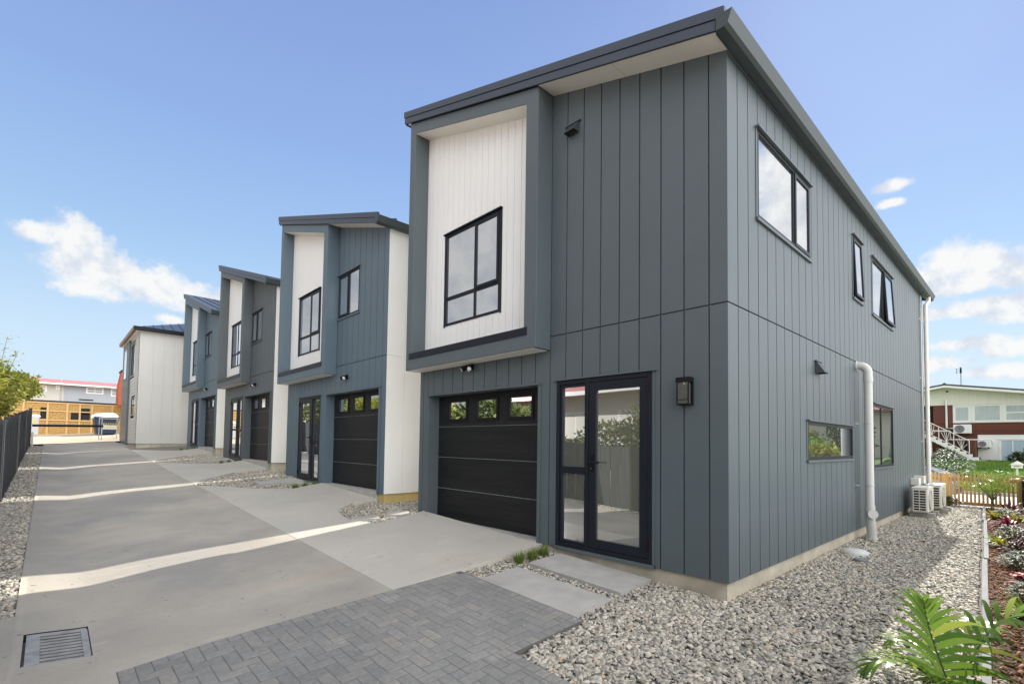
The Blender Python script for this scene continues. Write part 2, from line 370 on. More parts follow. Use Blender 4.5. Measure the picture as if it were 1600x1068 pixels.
M_CURTAIN = mat('net_curtain', (0.40, 0.46, 0.47), 0.4, 0.22, 3.0, stretch=(1, 9, 0.3), coat=0.5)
M_CARPAINT = mat('silver_blue_paint', (0.22, 0.26, 0.33), 0.3, metal=0.4, coat=0.6)
M_TYRE = mat('tyre_rubber', (0.02, 0.02, 0.02), 0.8)
M_SKIPBLUE = mat('navy_skip_steel', (0.02, 0.04, 0.085), 0.5, 0.2, 4)
M_TARP = mat('white_tarpaulin', (0.78, 0.78, 0.78), 0.5, 0.08, 4, 0.4, 8)
M_ORANGE = mat('orange_brown_cladding', (0.40, 0.085, 0.03), 0.65, 0.1, 3)
M_BANNER = mat('white_banner', (0.74, 0.75, 0.70), 0.6, 0.1, 8)
M_TAPE = mat('yellow_hazard', (0.70, 0.55, 0.03), 0.5)
M_GALV = mat('galvanised_steel', (0.50, 0.51, 0.52), 0.45, 0.1, 6, metal=0.6)
M_DIRT = mat('site_dirt', (0.48, 0.38, 0.27), 0.95, 0.2, 1.2, 0.6, 20, col2=(0.55, 0.46, 0.35))
M_FASCIABROWN = mat('copper_brown_metal', (0.22, 0.11, 0.07), 0.4, 0.1, 3)
M_REPFENCE = M_BLKTIMBER

# ------------------------------------------------------------------ mesh tools
class MB:
    """collects quads, boxes, tubes and slabs and links them as ONE mesh object"""
    def __init__(self): self.v = []; self.f = []; self.mi = []; self.cur = 0; self.tone = []; self.t = 0.0
    def m(self, i): self.cur = i; return self
    def _add(self, vs, fs):
        o = len(self.v); self.v.extend([tuple(p) for p in vs]); self.tone.extend([self.t]*len(vs))
        for f in fs: self.f.append(tuple(i+o for i in f)); self.mi.append(self.cur)
    def poly(self, *ps): self._add(ps, [tuple(range(len(ps)))]); return self
    def box(self, x0, x1, y0, y1, z0, z1):
        if x1 < x0: x0, x1 = x1, x0
        if y1 < y0: y0, y1 = y1, y0
        if z1 < z0: z0, z1 = z1, z0
        self._add([(x0,y0,z0),(x1,y0,z0),(x1,y1,z0),(x0,y1,z0),(x0,y0,z1),(x1,y0,z1),(x1,y1,z1),(x0,y1,z1)],
                  [(0,3,2,1),(4,5,6,7),(0,1,5,4),(1,2,6,5),(2,3,7,6),(3,0,4,7)])
        return self
    def hexa(self, b, t):
        """b, t: four bottom and four top points, both counter-clockwise seen from above"""
        self._add(list(b)+list(t), [(0,3,2,1),(4,5,6,7),(0,1,5,4),(1,2,6,5),(2,3,7,6),(3,0,4,7)]); return self
    def prism(self, pts, axis, a, b):
        """polygon pts in the plane across the axis, extruded from a to b along it"""
        def P(p, t):
            return (t, p[0], p[1]) if axis == 'x' else ((p[0], t, p[1]) if axis == 'y' else (p[0], p[1], t))
        n = len(pts)
        vs = [P(p, a) for p in pts]+[P(p, b) for p in pts]
        fs = [tuple(range(n-1, -1, -1)), tuple(range(n, 2*n))]+[(i, (i+1) % n, n+(i+1) % n, n+i) for i in range(n)]
        self._add(vs, fs); return self
    def tube(self, path, r, n=12, caps=True):
        path = [Vector(p) for p in path]; k = len(path)
        rs = r if isinstance(r, (list, tuple)) else [r]*k
        vs = []; up = None
        for i, p in enumerate(path):
            d = (path[min(i+1, k-1)]-path[max(i-1, 0)]).normalized()
            if up is None:
                up = Vector((0, 0, 1)) if abs(d.z) < 0.9 else Vector((1, 0, 0))
            a = d.cross(up).normalized(); b = a.cross(d).normalized(); up = b
            for j in range(n):
                t = 2*math.pi*j/n
                vs.append(p+a*(rs[i]*math.cos(t))+b*(rs[i]*math.sin(t)))
        fs = [(i*n+j, i*n+(j+1) % n, (i+1)*n+(j+1) % n, (i+1)*n+j) for i in range(k-1) for j in range(n)]
        if caps: fs += [tuple(range(n-1, -1, -1)), tuple((k-1)*n+j for j in range(n))]
        self._add(vs, fs); return self
    def build(self, name, mats, parent=None, smooth=False, bevel=0.0, loc=None):
        me = bpy.data.meshes.new(name)
        me.from_pydata(self.v, [], self.f)
        ms = mats if isinstance(mats, (list, tuple)) else [mats]
        for m in ms: me.materials.append(m)
        if len(ms) > 1: me.polygons.foreach_set('material_index', self.mi)
        if any(self.tone):
            a = me.attributes.new('tone', 'FLOAT', 'POINT'); a.data.foreach_set('value', self.tone)
        if smooth: me.polygons.foreach_set('use_smooth', [True]*len(me.polygons))
        me.update()
        o = bpy.data.objects.new(name, me); COL.objects.link(o)
        if loc is not None: o.location = loc
        if parent is not None: o.parent = parent
        if bevel:
            bv = o.modifiers.new('bevel', 'BEVEL'); bv.width = bevel; bv.segments = 2; bv.limit_method = 'ANGLE'; bv.angle_limit = R_(50)
        return o

def np_mesh(name, verts, faces, material, tone=None, parent=None, smooth=False):
    me = bpy.data.meshes.new(name)
    nv, nf, k = len(verts), len(faces), faces.shape[1]
    me.vertices.add(nv); me.vertices.foreach_set('co', verts.astype(np.float32).ravel())
    me.loops.add(nf*k); me.loops.foreach_set('vertex_index', faces.astype(np.int32).ravel())
    me.polygons.add(nf)
    me.polygons.foreach_set('loop_start', np.arange(0, nf*k, k, dtype=np.int32))
    me.polygons.foreach_set('loop_total', np.full(nf, k, dtype=np.int32))
    me.materials.append(material)
    if tone is not None:
        a = me.attributes.new('tone', 'FLOAT', 'POINT'); a.data.foreach_set('value', tone.astype(np.float32))
    if smooth: me.polygons.foreach_set('use_smooth', np.ones(nf, dtype=bool))
    me.update(calc_edges=True); me.validate()
    o = bpy.data.objects.new(name, me); COL.objects.link(o)
    if parent is not None: o.parent = parent
    return o

def tag(o, label=None, cat=None, group=None, kind=None):
    if label: o['label'] = label
    if cat: o['category'] = cat
    if group: o['group'] = group
    if kind: o['kind'] = kind
    return o
def thing(name, label, cat, loc=(0, 0, 0), group=None, rotz=0.0):
    o = bpy.data.objects.new(name, None); COL.objects.link(o)
    o.location = loc; o.rotation_euler = (0, 0, rotz); o.empty_display_size = 0.2
    return tag(o, label, cat, group)
def struct(o): o['kind'] = 'structure'; return o

# ------------------------------------------------------------------ lie of the land
def sst(a, b, x):
    t = min(1.0, max(0.0, (x-a)/(b-a))); return t*t*(3-2*t)
def dish(x):
    return -0.025*sst(-3.7, -4.6, x)+0.065*sst(-4.4, -5.05, x)
def T(x, y):
    """height of finished ground"""
    yy = max(-14.0, min(48.0, y))
    if x <= 0:
        z = 0.0445*yy+0.065*max(x, -5.0)-0.165
        if x < -3.3 and y > 1.5: z += dish(max(x, -5.0))*sst(1.5, 2.6, y)*(1-sst(28, 33, y))
    else:
        w = sst(-0.3, 1.5, x)
        z = -0.165+0.004*min(x, 12.4)+0.0445*yy*((1-w) if y < 0 else 1.0)
        if y < 0: z += 0.02*w
    if x > 12.2:
        z0 = z; w = sst(12.2, 14.0, x)
        if x < 23: zz = -0.28
        else: zz = -0.28+0.95*sst(23, 34, x)
        z = z0*(1-w)+zz*w
    return z

def build_ground():
    xs = sorted(set([-500, -250, -120, -60, -30, -15, -9, -7, -6, 40, 60, 120, 250, 500]+[round(-5.5+0.5*i, 2) for i in range(0, 90)]))
    ys = sorted(set([-500, -250, -120, -60, -30, -20, 55, 70, 100, 150, 250, 500]+[round(-14+1.0*i, 2) for i in range(0, 64)]))
    V = np.array([(x, y, T(x, y)-0.06) for x in xs for y in ys]); ny = len(ys)
    F = np.array([(i*ny+j, (i+1)*ny+j, (i+1)*ny+j+1, i*ny+j+1) for i in range(len(xs)-1) for j in range(ny-1)])
    struct(np_mesh('ground', V, F, M_GROUND, smooth=True))
def sheet(name, material, x0, x1, y0, y1, nx, ny, dz=0.0, thick=0.08):
    """ground sheet that follows the land, with a skirt so that its edge shows"""
    mb = MB()
    X = [x0+(x1-x0)*i/nx for i in range(nx+1)]; Y = [y0+(y1-y0)*j/ny for j in range(ny+1)]
    for i in range(nx):
        for j in range(ny):
            mb.poly(*[(x, y, T(x, y)+dz) for x, y in ((X[i], Y[j]), (X[i+1], Y[j]), (X[i+1], Y[j+1]), (X[i], Y[j+1]))])
    rim = [(X[i], y0) for i in range(nx+1)]+[(x1, Y[j]) for j in range(1, ny+1)]+[(X[i], y1) for i in range(nx-1, -1, -1)]+[(x0, Y[j]) for j in range(ny-1, 0, -1)]
    for k in range(len(rim)):
        a = rim[k]; b = rim[(k+1) % len(rim)]
        za = T(*a)+dz; zb = T(*b)+dz
        mb.poly((*a, za-thick), (*b, zb-thick), (*b, zb), (*a, za))
    o = mb.build(name, material)
    bm = bmesh.new(); bm.from_mesh(o.data); bmesh.ops.remove_doubles(bm, verts=bm.verts, dist=1e-5); bm.to_mesh(o.data); bm.free()
    return o
def polysheet(name, material, pts, zf, thick=0.1, bevel=0.006):
    mb = MB(); n = len(pts)
    top = [(x, y, zf(x, y)) for x, y in pts]; bot = [(x, y, zf(x, y)-thick) for x, y in pts]
    mb._add(top+bot, [tuple(range(n)), tuple(range(2*n-1, n-1, -1))]+[(i, n+i, n+(i+1) % n, (i+1) % n) for i in range(n)])
    o = mb.build(name, material)
    bm = bmesh.new(); bm.from_mesh(o.data); bmesh.ops.triangulate(bm, faces=[f for f in bm.faces if len(f.verts) > 4]); bmesh.ops.recalc_face_normals(bm, faces=bm.faces); bm.to_mesh(o.data); bm.free()
    return o

HY = [0.0, 6.75, 13.5, 20.25]
HZ = [0.0, 0.295, 0.65, 0.975]
build_ground()

def build_paving():
    # long driveway, with its dished edge beside the gravel strip
    mb = MB()
    xs = [-5.0, -4.9, -4.8, -4.7, -4.6, -4.5, -4.4, -4.3, -4.2, -4.1, -3.95, -3.8, -3.6, -3.4, -2.9, -2.2]
    ys = [2.5+0.5*i for i in range(0, 60)]
    gx0, gx1, gy0, gy1 = -4.93, -4.53, 2.93, 3.62
    ys = sorted(set(ys+[gy0, gy1])); xs = sorted(set(xs+[gx0, gx1]))
    for i in range(len(xs)-1):
        for j in range(len(ys)-1):
            if gx0-1e-6 <= xs[i] and xs[i+1] <= gx1+1e-6 and gy0-1e-6 <= ys[j] and ys[j+1] <= gy1+1e-6: continue
            mb.poly(*[(x, y, T(x, y)) for x, y in ((xs[i], ys[j]), (xs[i+1], ys[j]), (xs[i+1], ys[j+1]), (xs[i], ys[j+1]))])
    for j in range(len(ys)-1):
        mb.poly((-5.0, ys[j], T(-5, ys[j])-0.08), (-5.0, ys[j+1], T(-5, ys[j+1])-0.08), (-5.0, ys[j+1], T(-5, ys[j+1])), (-5.0, ys[j], T(-5, ys[j])))
    # the slab carries on to the left of the drain, up to the end of the gravel strip
    X2 = [-5.47, -5.0]; Y2 = [0.0, 1.0, 2.5, 3.3, 4.15]
    for j in range(len(Y2)-1):
        mb.poly(*[(x, y, T(x, y)) for x, y in ((X2[0], Y2[j]), (X2[1], Y2[j]), (X2[1], Y2[j+1]), (X2[0], Y2[j+1]))])
    X3 = [-5.0, -4.75, -4.6, -4.422]; Y3 = [0.0, 0.8, 1.6, 2.0, 2.5]
    for i in range(3):
        for j in range(4):
            mb.poly(*[(x, y, T(x, y)) for x, y in ((X3[i], Y3[j]), (X3[i+1], Y3[j]), (X3[i+1], Y3[j+1]), (X3[i], Y3[j+1]))])
    o = mb.build('driveway', M_CONC, smooth=True)
    bm = bmesh.new(); bm.from_mesh(o.data); bmesh.ops.remove_doubles(bm, verts=bm.verts, dist=1e-4); bm.to_mesh(o.data); bm.free()
    struct(o)
    up = lambda x, y: T(x, y)+0.004+0.05*sst(-0.9, -0.05, x)
    # paler garage aprons, one cast for each townhouse
    A0 = [(-2.2, 2.5), (0.0, 2.47), (0.0, 5.33), (-0.26, 5.27), (-0.94, 5.27), (-1.14, 5.86), (-1.04, 6.4), (-2.2, 6.4)]
    struct(polysheet('apron', M_APRON, A0, up))
    A1 = [(-2.2, 6.4), (-1.04, 6.4), (-0.93, 6.72), (-0.5, 7.02), (0.0, 7.02), (0.0, 9.72), (-0.72, 9.62), (-1.2, 10.1), (-2.2, 11.75)]
    struct(polysheet('apron', M_APRON, A1, up))
    for k in (2, 3):
        y = HY[k]-6.75
        A = [(-2.2, y+5.2), (-1.9, y+5.9), (-0.9, y+7.0), (0.0, y+7.05), (0.0, y+9.72), (-0.72, y+9.62), (-1.2, y+10.1), (-2.2, y+11.75)]
        struct(polysheet('apron', M_APRON, A, up))
    # herringbone block paving in front of the entry
    rng = random.Random(5)
    def inside(x, y):
        return (-4.42 < x < -1.46 and 0.86 < y < 2.40) or (-4.42 < x < -2.28 and -4 < y < 0.87)
    mb = MB()
    def block(x0, x1, y0, y1):
        g = 0.0030; z = 0.0045+rng.uniform(-0.001, 0.001)
        mb.t = rng.random()*0.99+0.005
        ax0, ax1, ay0, ay1 = x0+g, x1-g, y0+g, y1-g; c = 0.004
        o = [(ax0, ay0), (ax1, ay0), (ax1, ay1), (ax0, ay1)]; i_ = [(ax0+c, ay0+c), (ax1-c, ay0+c), (ax1-c, ay1-c), (ax0+c, ay1-c)]
        b = [(x, y, T(x, y)-0.03) for x, y in o]; s = [(x, y, T(x, y)+z-0.002) for x, y in o]; t = [(x, y, T(x, y)+z) for x, y in i_]
        mb._add(b+s+t, [(8, 9, 10, 11)]+[(4+k, 4+(k+1) % 4, 8+(k+1) % 4, 8+k) for k in range(4)]+[(k, (k+1) % 4, 4+(k+1) % 4, 4+k) for k in range(4)])
    u = 0.1
    def clipblock(x0, x1, y0, y1, x_lo, x_hi, y_lo, y_hi):
        x0, x1 = max(x0, x_lo), min(x1, x_hi); y0, y1 = max(y0, y_lo), min(y1, y_hi)
        if x1-x0 > 0.03 and y1-y0 > 0.03: block(x0, x1, y0, y1)
    for j in range(-50, 40):
        for i in range(-60, 16):
            k = (i-j) % 4
            x, y = -4.42+(i+20)*u, -4.1+(j+30)*u
            if k == 0: r = (x, x+2*u, y, y+u)
            else: r = None
            if k == 0:
                for reg in ((-4.42, -1.45, 0.80, 2.40), (-4.42, -2.28, -4.0, 0.80)): clipblock(*r, *reg)
            if k == 3:
                r = (x, x+u, y, y+2*u)
                for reg in ((-4.42, -1.45, 0.80, 2.40), (-4.42, -2.28, -4.0, 0.80)): clipblock(*r, *reg)
    # soldier courses along the edges
    n = 30
    for i in range(30): 
        x = -4.42+i*0.1; 
        if x+0.1 < -1.345+0.02: block(x, min(x+0.1, -1.345), 2.40, 2.50)
    for j in range(18):
        y = 0.705+j*0.1
        if y < 2.4: block(-1.45, -1.345, y, min(y+0.1, 2.40))
    for j in range(48): block(-2.28, -2.18, -4.0+j*0.1, -3.9+j*0.1)
    for i in range(9):
        x = -2.18+i*0.1
        if x < -1.46: block(x, min(x+0.1, -1.45), 0.705, 0.80)
    struct(mb.build('paving', M_PAVER))
    s2 = sheet('paving_sand', M_SAND, -4.424, -1.34, 0.70, 2.5, 60, 24, 0.0022, 0.05); struct(s2)
    s2 = sheet('paving_sand', M_SAND, -4.424, -2.18, -4.0, 0.70, 40, 24, 0.0022, 0.05); struct(s2)
    # gravel beds under the loose stones
    struct(sheet('gravel_bed', M_GRAVEL, -2.17, -0.02, -4.0, 0.69, 6, 8, -0.035))
    struct(sheet('gravel_bed', M_GRAVEL, -1.33, 0.04, 0.69, 2.48, 4, 6, -0.035))
    struct(sheet('gravel_bed', M_GRAVEL, 0.0, 12.3, -2.6, 0.03, 26, 6, -0.035))
    struct(sheet('gravel_bed', M_GRAVEL, -5.45, -5.02, 4.2, 31, 2, 30, -0.035))
    struct(sheet('gravel_bed', M_GRAVEL, -1.2, 8.0, 4.9, 7.3, 8, 4, -0.035))
    for k in (2, 3): struct(sheet('gravel_bed', M_GRAVEL, -2.15, 8.0, HY[k]-3.9, HY[k]+0.4, 8, 6, -0.035))
    struct(sheet('gravel_bed', M_GRAVEL, -2.15, 0.1, HY[3]+2.8, HY[3]+6.4, 8, 6, -0.035))
build_paving()

# ------------------------------------------------------------------ the townhouses
SL = 0.311                      # roof slope across the front
def zf(y): return 5.30+SL*y     # underside of the fascia
W_, LEN = 5.51, 11.72

def groove_wall(mb, plane, pos, nrm, u0, u1, v0, top, grooves, openings=(), hj=(), gw=0.015, gd=0.022):
    """cladding with sunk vertical grooves: plane 'x' (u = y) or 'y' (u = x); nrm = outward sign"""
    ue = {u0, u1}; ve = {v0}
    for g in grooves:
        if u0+0.02 < g < u1-0.02: ue |= {g-gw/2, g+gw/2}
    for a, b, c, d in openings: ue |= {max(a, u0), min(b, u1)}; ve |= {max(c, v0), d}
    for h in hj: ve |= {h-gw/2, h+gw/2}
    ue = sorted(ue); ve = sorted(ve)
    nv = len(ve)
    def P(u, v, off):
        p = pos-nrm*off
        return (p, u, v) if plane == 'x' else (u, p, v)
    def V(j, u): return ve[j] if j < nv else top(u)
    def off(i, j):
        if i < 0 or i >= len(ue)-1 or j < 0 or j >= nv: return None
        u = (ue[i]+ue[i+1])/2; v = (ve[j]+(ve[j+1] if j+1 < nv else ve[j]+0.5))/2
        for a, b, c, d in openings:
            if a < u < b and c < v < d: return None
        for g in grooves:
            if abs(u-g) < gw/2: return gd
        for h in hj:
            if abs(v-h) < gw/2: return gd
        return 0.0
    for i in range(len(ue)-1):
        for j in range(nv):
            o = off(i, j)
            if o is None: continue
            a, b = ue[i], ue[i+1]
            mb.poly(P(a, V(j, a), o), P(b, V(j, b), o), P(b, V(j+1, b), o), P(a, V(j+1, a), o))
            o2 = off(i+1, j)
            if o2 is not None and o2 != o: mb.poly(P(b, V(j, b), o), P(b, V(j, b), o2), P(b, V(j+1, b), o2), P(b, V(j+1, b), o))
            o2 = off(i, j+1)
            if o2 is not None and o2 != o: mb.poly(P(a, V(j+1, a), o), P(b, V(j+1, b), o), P(b, V(j+1, b), o2), P(a, V(j+1, a), o2))
    # reveals of the openings
    for a, b, c, d in openings:
        dp = 0.12
        mb.poly(P(a, c, 0), P(a, d, 0), P(a, d, dp), P(a, c, dp)); mb.poly(P(b, c, 0), P(b, d, 0), P(b, d, dp), P(b, c, dp))
        mb.poly(P(a, d, 0), P(b, d, 0), P(b, d, dp), P(a, d, dp)); mb.poly(P(a, c, 0), P(b, c, 0), P(b, c, dp), P(a, c, dp))

class Fr:
    """box maker on a wall plane: u along the wall, v up, w outwards from the wall face"""
    def __init__(self, mb, plane, pos, nrm): self.mb, self.pl, self.pos, self.n = mb, plane, pos, nrm
    def box(self, u0, u1, v0, v1, w0, w1):
        a, b = self.pos+self.n*w0, self.pos+self.n*w1
        if self.pl == 'x': self.mb.box(a, b, u0, u1, v0, v1)
        else: self.mb.box(u0, u1, a, b, v0, v1)
    def quad(self, u0, u1, v0, v1, w):
        p = self.pos+self.n*w
        if self.pl == 'x': self.mb.poly((p, u0, v0), (p, u1, v0), (p, u1, v1), (p, u0, v1))
        else: self.mb.poly((u0, p, v0), (u1, p, v0), (u1, p, v1), (u0, p, v1))

def frame_rect(F, u0, u1, v0, v1, t, w0, w1):
    F.box(u0, u0+t, v0, v1, w0, w1); F.box(u1-t, u1, v0, v1, w0, w1)
    F.box(u0+t, u1-t, v1-t, v1, w0, w1); F.box(u0+t, u1-t, v0, v0+t, w0, w1)

def window(parent, plane, pos, nrm, u0, u1, v0, v1, mull=(), trans=None, sashes=(), glass=None, flash=None, label=None, frame=None, sill=True, t=0.042):
    """metal window: thing > window > pane / head_flashing; sashes = awning lights (u0,u1,v0,v1,open)"""
    glass = glass or M_GLASS; frame = frame or M_FRAME; flash = flash or M_GREY
    mb = MB(); F = Fr(mb, plane, pos, nrm)
    frame_rect(F, u0, u1, v0, v1, t, -0.10, 0.010)
    for m_ in mull: F.box(m_-0.024, m_+0.024, v0+t, v1-t, -0.09, 0.004)
    ed = [u0]+list(mull)+[u1]
    if trans is not None:
        for a, b in zip(ed[:-1], ed[1:]):
            F.box(a+(0.024 if a != u0 else t), b-(0.024 if b != u1 else t), trans-0.03, trans+0.03, -0.09, 0.003)
    gl = MB(); G = Fr(gl, plane, pos, nrm)
    sash_rects = []
    for (a, b, c, d, op) in sashes:
        sash_rects.append((a, b, c, d))
        # the sash hangs from its head and swings out by op metres at the foot
        st = 0.045; z0 = 0.006
        def Q(u, v, w):
            ww = w+z0+op*(d-v)/(d-c); p = pos+nrm*ww
            return (p, u, v) if plane == 'x' else (u, p, v)
        def bar(ua, ub, va, vb):
            b_ = [Q(ua, va, -0.02), Q(ub, va, -0.02), Q(ub, vb, -0.02), Q(ua, vb, -0.02)]
            t_ = [Q(ua, va, 0.012), Q(ub, va, 0.012), Q(ub, vb, 0.012), Q(ua, vb, 0.012)]
            mb.hexa(b_, t_)
        bar(a, a+st, c, d); bar(b-st, b, c, d); bar(a+st, b-st, d-st, d); bar(a+st, b-st, c, c+st)
        gl.poly(Q(a+st, c+st, -0.002), Q(b-st, c+st, -0.002), Q(b-st, d-st, -0.002), Q(a+st, d-st, -0.002))
    vs = [v0+t]+([trans] if trans is not None else [])+[v1-t]
    for a, b in zip(ed[:-1], ed[1:]):
        for c, d in zip(vs[:-1], vs[1:]):
            um, vm = (a+b)/2, (c+d)/2
            if any(s[0] < um < s[1] and s[2] < vm < s[3] for s in sash_rects):
                s_ = [s for s in sashes if s[0] < um < s[1] and s[2] < vm < s[3]][0]
                if s_[4] > 0.02:
                    G.quad(a, b, c, d, -0.085)      # dark room behind the open sash
                continue
            G.quad(a+0.01, b-0.01, c, d, -0.008)
    w = mb.build('window', frame, parent)
    if label: w['label'] = label
    gl.build('pane', glass, w)
    fb = MB(); H = Fr(fb, plane, pos, nrm)
    H.box(u0-0.035, u1+0.035, v1+0.002, v1+0.022, -0.01, 0.045)
    H.box(u0-0.03, u0-0.001, v0-0.02, v1+0.001, -0.01, 0.010); H.box(u1+0.001, u1+0.03, v0-0.02, v1+0.001, -0.01, 0.010)
    if sill: H.box(u0-0.03, u1+0.03, v0-0.035, v0-0.003, -0.01, 0.028)
    fb.build('flashing', flash, w)
    return w

def front_grooves(): return [0.19+0.272*k for k in range(20)]

def townhouse(k, kind, wall, label):
    """kind 'a': garage left, entry right; kind 'b': entry left, garage right (as seen from the driveway)"""
    base = (0.0, HY[k], HZ[k])
    h = thing('townhouse', label, 'house', base, 'two-storey townhouses beside the driveway')
    if kind == 'a': gar = (2.57, 5.20); ent = (0.83, 2.23)
    else: gar = (0.27, 2.87); ent = (3.19, 4.61)
    wr = None if kind == 'a' else (1.26, 2.32, 3.85, 4.85)
    # ---- front cladding
    mb = MB()
    ops = [(gar[0], gar[1], -0.02, 2.12), (ent[0]-0.01, ent[1]+0.01, 0.0, 2.14)]
    ops.append((3.36, 4.81, 3.25, 4.86))
    if wr: ops.append(wr)
    groove_wall(mb, 'x', 0.0, -1, 0.0, W_, 0.0, lambda y: zf(y)+0.02, [g for g in front_grooves() if g < 5.15]+[5.27, 5.40], ops, [2.75])
    o = mb.build('front_cladding', wall, h)
    # ---- side walls and back
    side = wall if k == 0 else M_CREAM
    mb = MB()
    if k == 0:
        sops = [(0.74, 2.54, 3.83, 4.83), (4.76, 5.35, 3.81, 4.84), (6.10, 7.87, 3.78, 4.84), (2.36, 4.59, 1.16, 1.665), (6.02, 7.74, 0.98, 2.13)]
        groove_wall(mb, 'y', 0.0, -1, 0.0, LEN, 0.0, lambda x: 5.31, [0.243+0.2655*i for i in range(44)], sops, [2.75])
    else:
        groove_wall(mb, 'y', 0.0, -1, 0.0, LEN, 0.0, lambda x: 5.31, [0.40*i for i in range(1, 29)], (), [2.75], gw=0.008, gd=0.008)
    mb.build('side_cladding', side, h)
    mb = MB()
    side2 = M_CREAM
    mb.poly((0, W_, 0), (LEN, W_, 0), (LEN, W_, zf(W_)), (0, W_, zf(W_)))
    mb.poly((LEN, 0, 0), (LEN, W_, 0), (LEN, W_, zf(W_)), (LEN, 0, zf(0)))
    mb.build('rear_cladding', side2, h)
    # ---- plinth
    mb = MB(); zb = -0.45
    mb.box(0.03, LEN-0.03, 0.03, W_-0.03, zb, -0.004)
    mb.build('plinth', M_PLINTH if k in (0, 2, 3) else M_PLINTHY, h)
    # ---- projecting surround of the upper storey
    x0, x1 = -0.288, -0.004
    mb = MB(); ya, yb, yc, yd = 2.36, 2.585, 5.38, 5.55
    def fin(y0, y1, z0): mb.hexa([(x0, y0, z0), (x1, y0, z0), (x1, y1, z0), (x0, y1, z0)], [(x0, y0, zf(y0)-0.002), (x1, y0, zf(y0)-0.002), (x1, y1, zf(y1)-0.002), (x0, y1, zf(y1)-0.002)])
    fin(ya, yb, 2.57); fin(yc, yd, 2.57)
    mb.box(x0+0.001, x1, yb, yc, 2.571, 2.84)
    # top band of the surround (its underside is the little white soffit)
    mb.hexa([(x0+0.001, yb, zf(yb)-0.20), (x1, yb, zf(yb)-0.20), (x1, yc, zf(yc)-0.20), (x0+0.001, yc, zf(yc)-0.20)],
            [(x0+0.001, yb, zf(yb)-0.003), (x1, yb, zf(yb)-0.003), (x1, yc, zf(yc)-0.003), (x0+0.001, yc, zf(yc)-0.003)])
    sur = mb.build('box_surround', wall, h, bevel=0.004)
    mb = MB()
    mb.hexa([(x0+0.01, yb+.002, zf(yb)-0.206), (x1, yb+.002, zf(yb)-0.206), (x1, yc-.002, zf(yc)-0.206), (x0+0.01, yc-.002, zf(yc)-0.206)],
            [(x0+0.01, yb+.002, zf(yb)-0.2005), (x1, yb+.002, zf(yb)-0.2005), (x1, yc-.002, zf(yc)-0.2005), (x0+0.01, yc-.002, zf(yc)-0.2005)])
    mb.build('soffit_lining', M_SOFFIT, sur)
    mb = MB(); mb.box(x0+0.02, x1, ya+0.06, yd-0.01, 2.562, 2.5695)
    mb.build('soffit_lining', M_SOFFIT, sur)
    # sloping metal flashing on the bottom ledge
    mb = MB()
    mb.prism([(x0-0.012, 2.755), (x0-0.003, 2.755), (x0-0.003, 2.845), (-0.02, 2.905), (-0.02, 2.915), (x0-0.012, 2.858)], 'y', yb-0.06, yc+0.06)
    mb.build('ledge_flashing', M_FRAME, sur)
    # white boarded panel inside the surround
    mb = MB()
    wo = (3.385, 4.785, 3.275, 4.83)
    groove_wall(mb, 'x', -0.006, -1, yb, yc, 2.845, lambda y: zf(y)-0.19, [yb+0.07+0.15*i for i in range(19)], [wo], (), gw=0.006, gd=0.006)
    mb.build('white_panel', M_WHITE, h)
    window(h, 'x', -0.006, -1, *wo, mull=(3.99,), trans=3.735, sashes=[(3.385+0.035, 3.985, 3.745, 4.80, 0.0)], flash=M_FRAME, sill=False, label='large four-light window in the white panel')
    if wr: window(h, 'x', 0.0, -1, *wr, mull=(1.80,), flash=wall, sashes=[(1.805, 2.29, 3.88, 4.82, 0.0)], glass=M_GLASSV, label='small upper window of two lights')
    # ---- roof
    xe0, xe1 = -0.345, 12.30; yl, yr = 5.71, -0.055
    zt = lambda y: zf(y)+0.195
    mb = MB()
    mb.hexa([(xe0+0.03, yr, zt(yr)-0.06), (xe1-0.02, yr, zt(yr)-0.06), (xe1-0.02, yl-0.02, zt(yl)-0.06), (xe0+0.03, yl-0.02, zt(yl)-0.06)],
            [(xe0+0.03, yr, zt(yr)-0.02), (xe1-0.02, yr, zt(yr)-0.02), (xe1-0.02, yl-0.02, zt(yl)-0.02), (xe0+0.03, yl-0.02, zt(yl)-0.02)])
    for i in range(30):      # standing seams
        x = xe0+0.42+0.41*i
        mb.hexa([(x, yr-0.02, zt(yr)-0.02), (x+0.035, yr-0.02, zt(yr)-0.02), (x+0.035, yl-0.03, zt(yl)-0.02), (x, yl-0.03, zt(yl)-0.02)],
                [(x+0.008, yr-0.02, zt(yr)+0.022), (x+0.027, yr-0.02, zt(yr)+0.022), (x+0.027, yl-0.03, zt(yl)+0.022), (x+0.008, yl-0.03, zt(yl)+0.022)])
    roof = mb.build('roof', M_STEEL, h)
    # stepped barge along the front and the high side
    mb = MB()
    def slope_bar(xa, xb, y0, y1, za, zb):
        mb.hexa([(xa, y0, zf(y0)+za), (xb, y0, zf(y0)+za), (xb, y1, zf(y1)+za), (xa, y1, zf(y1)+za)],
                [(xa, y0, zf(y0)+zb), (xb, y0, zf(y0)+zb), (xb, y1, zf(y1)+zb), (xa, y1, zf(y1)+zb)])
    slope_bar(xe0+0.012, xe0+0.04, yr+0.02, yl-0.012, 0.0, 0.105)
    slope_bar(xe0, xe0+0.045, yr-0.07, yl, 0.108, 0.215)
    slope_bar(xe1-0.04, xe1-0.012, yr+0.02, yl-0.012, 0.0, 0.105)
    slope_bar(xe1-0.045, xe1, yr-0.07, yl, 0.108, 0.215)
    mb.box(xe0+0.041, xe1-0.041, yl-0.04, yl-0.012, zf(yl)-0.02, zf(yl)+0.10)
    mb.box(xe0+0.046, xe1-0.046, yl-0.05, yl, zf(yl)+0.103, zf(yl)+0.214)
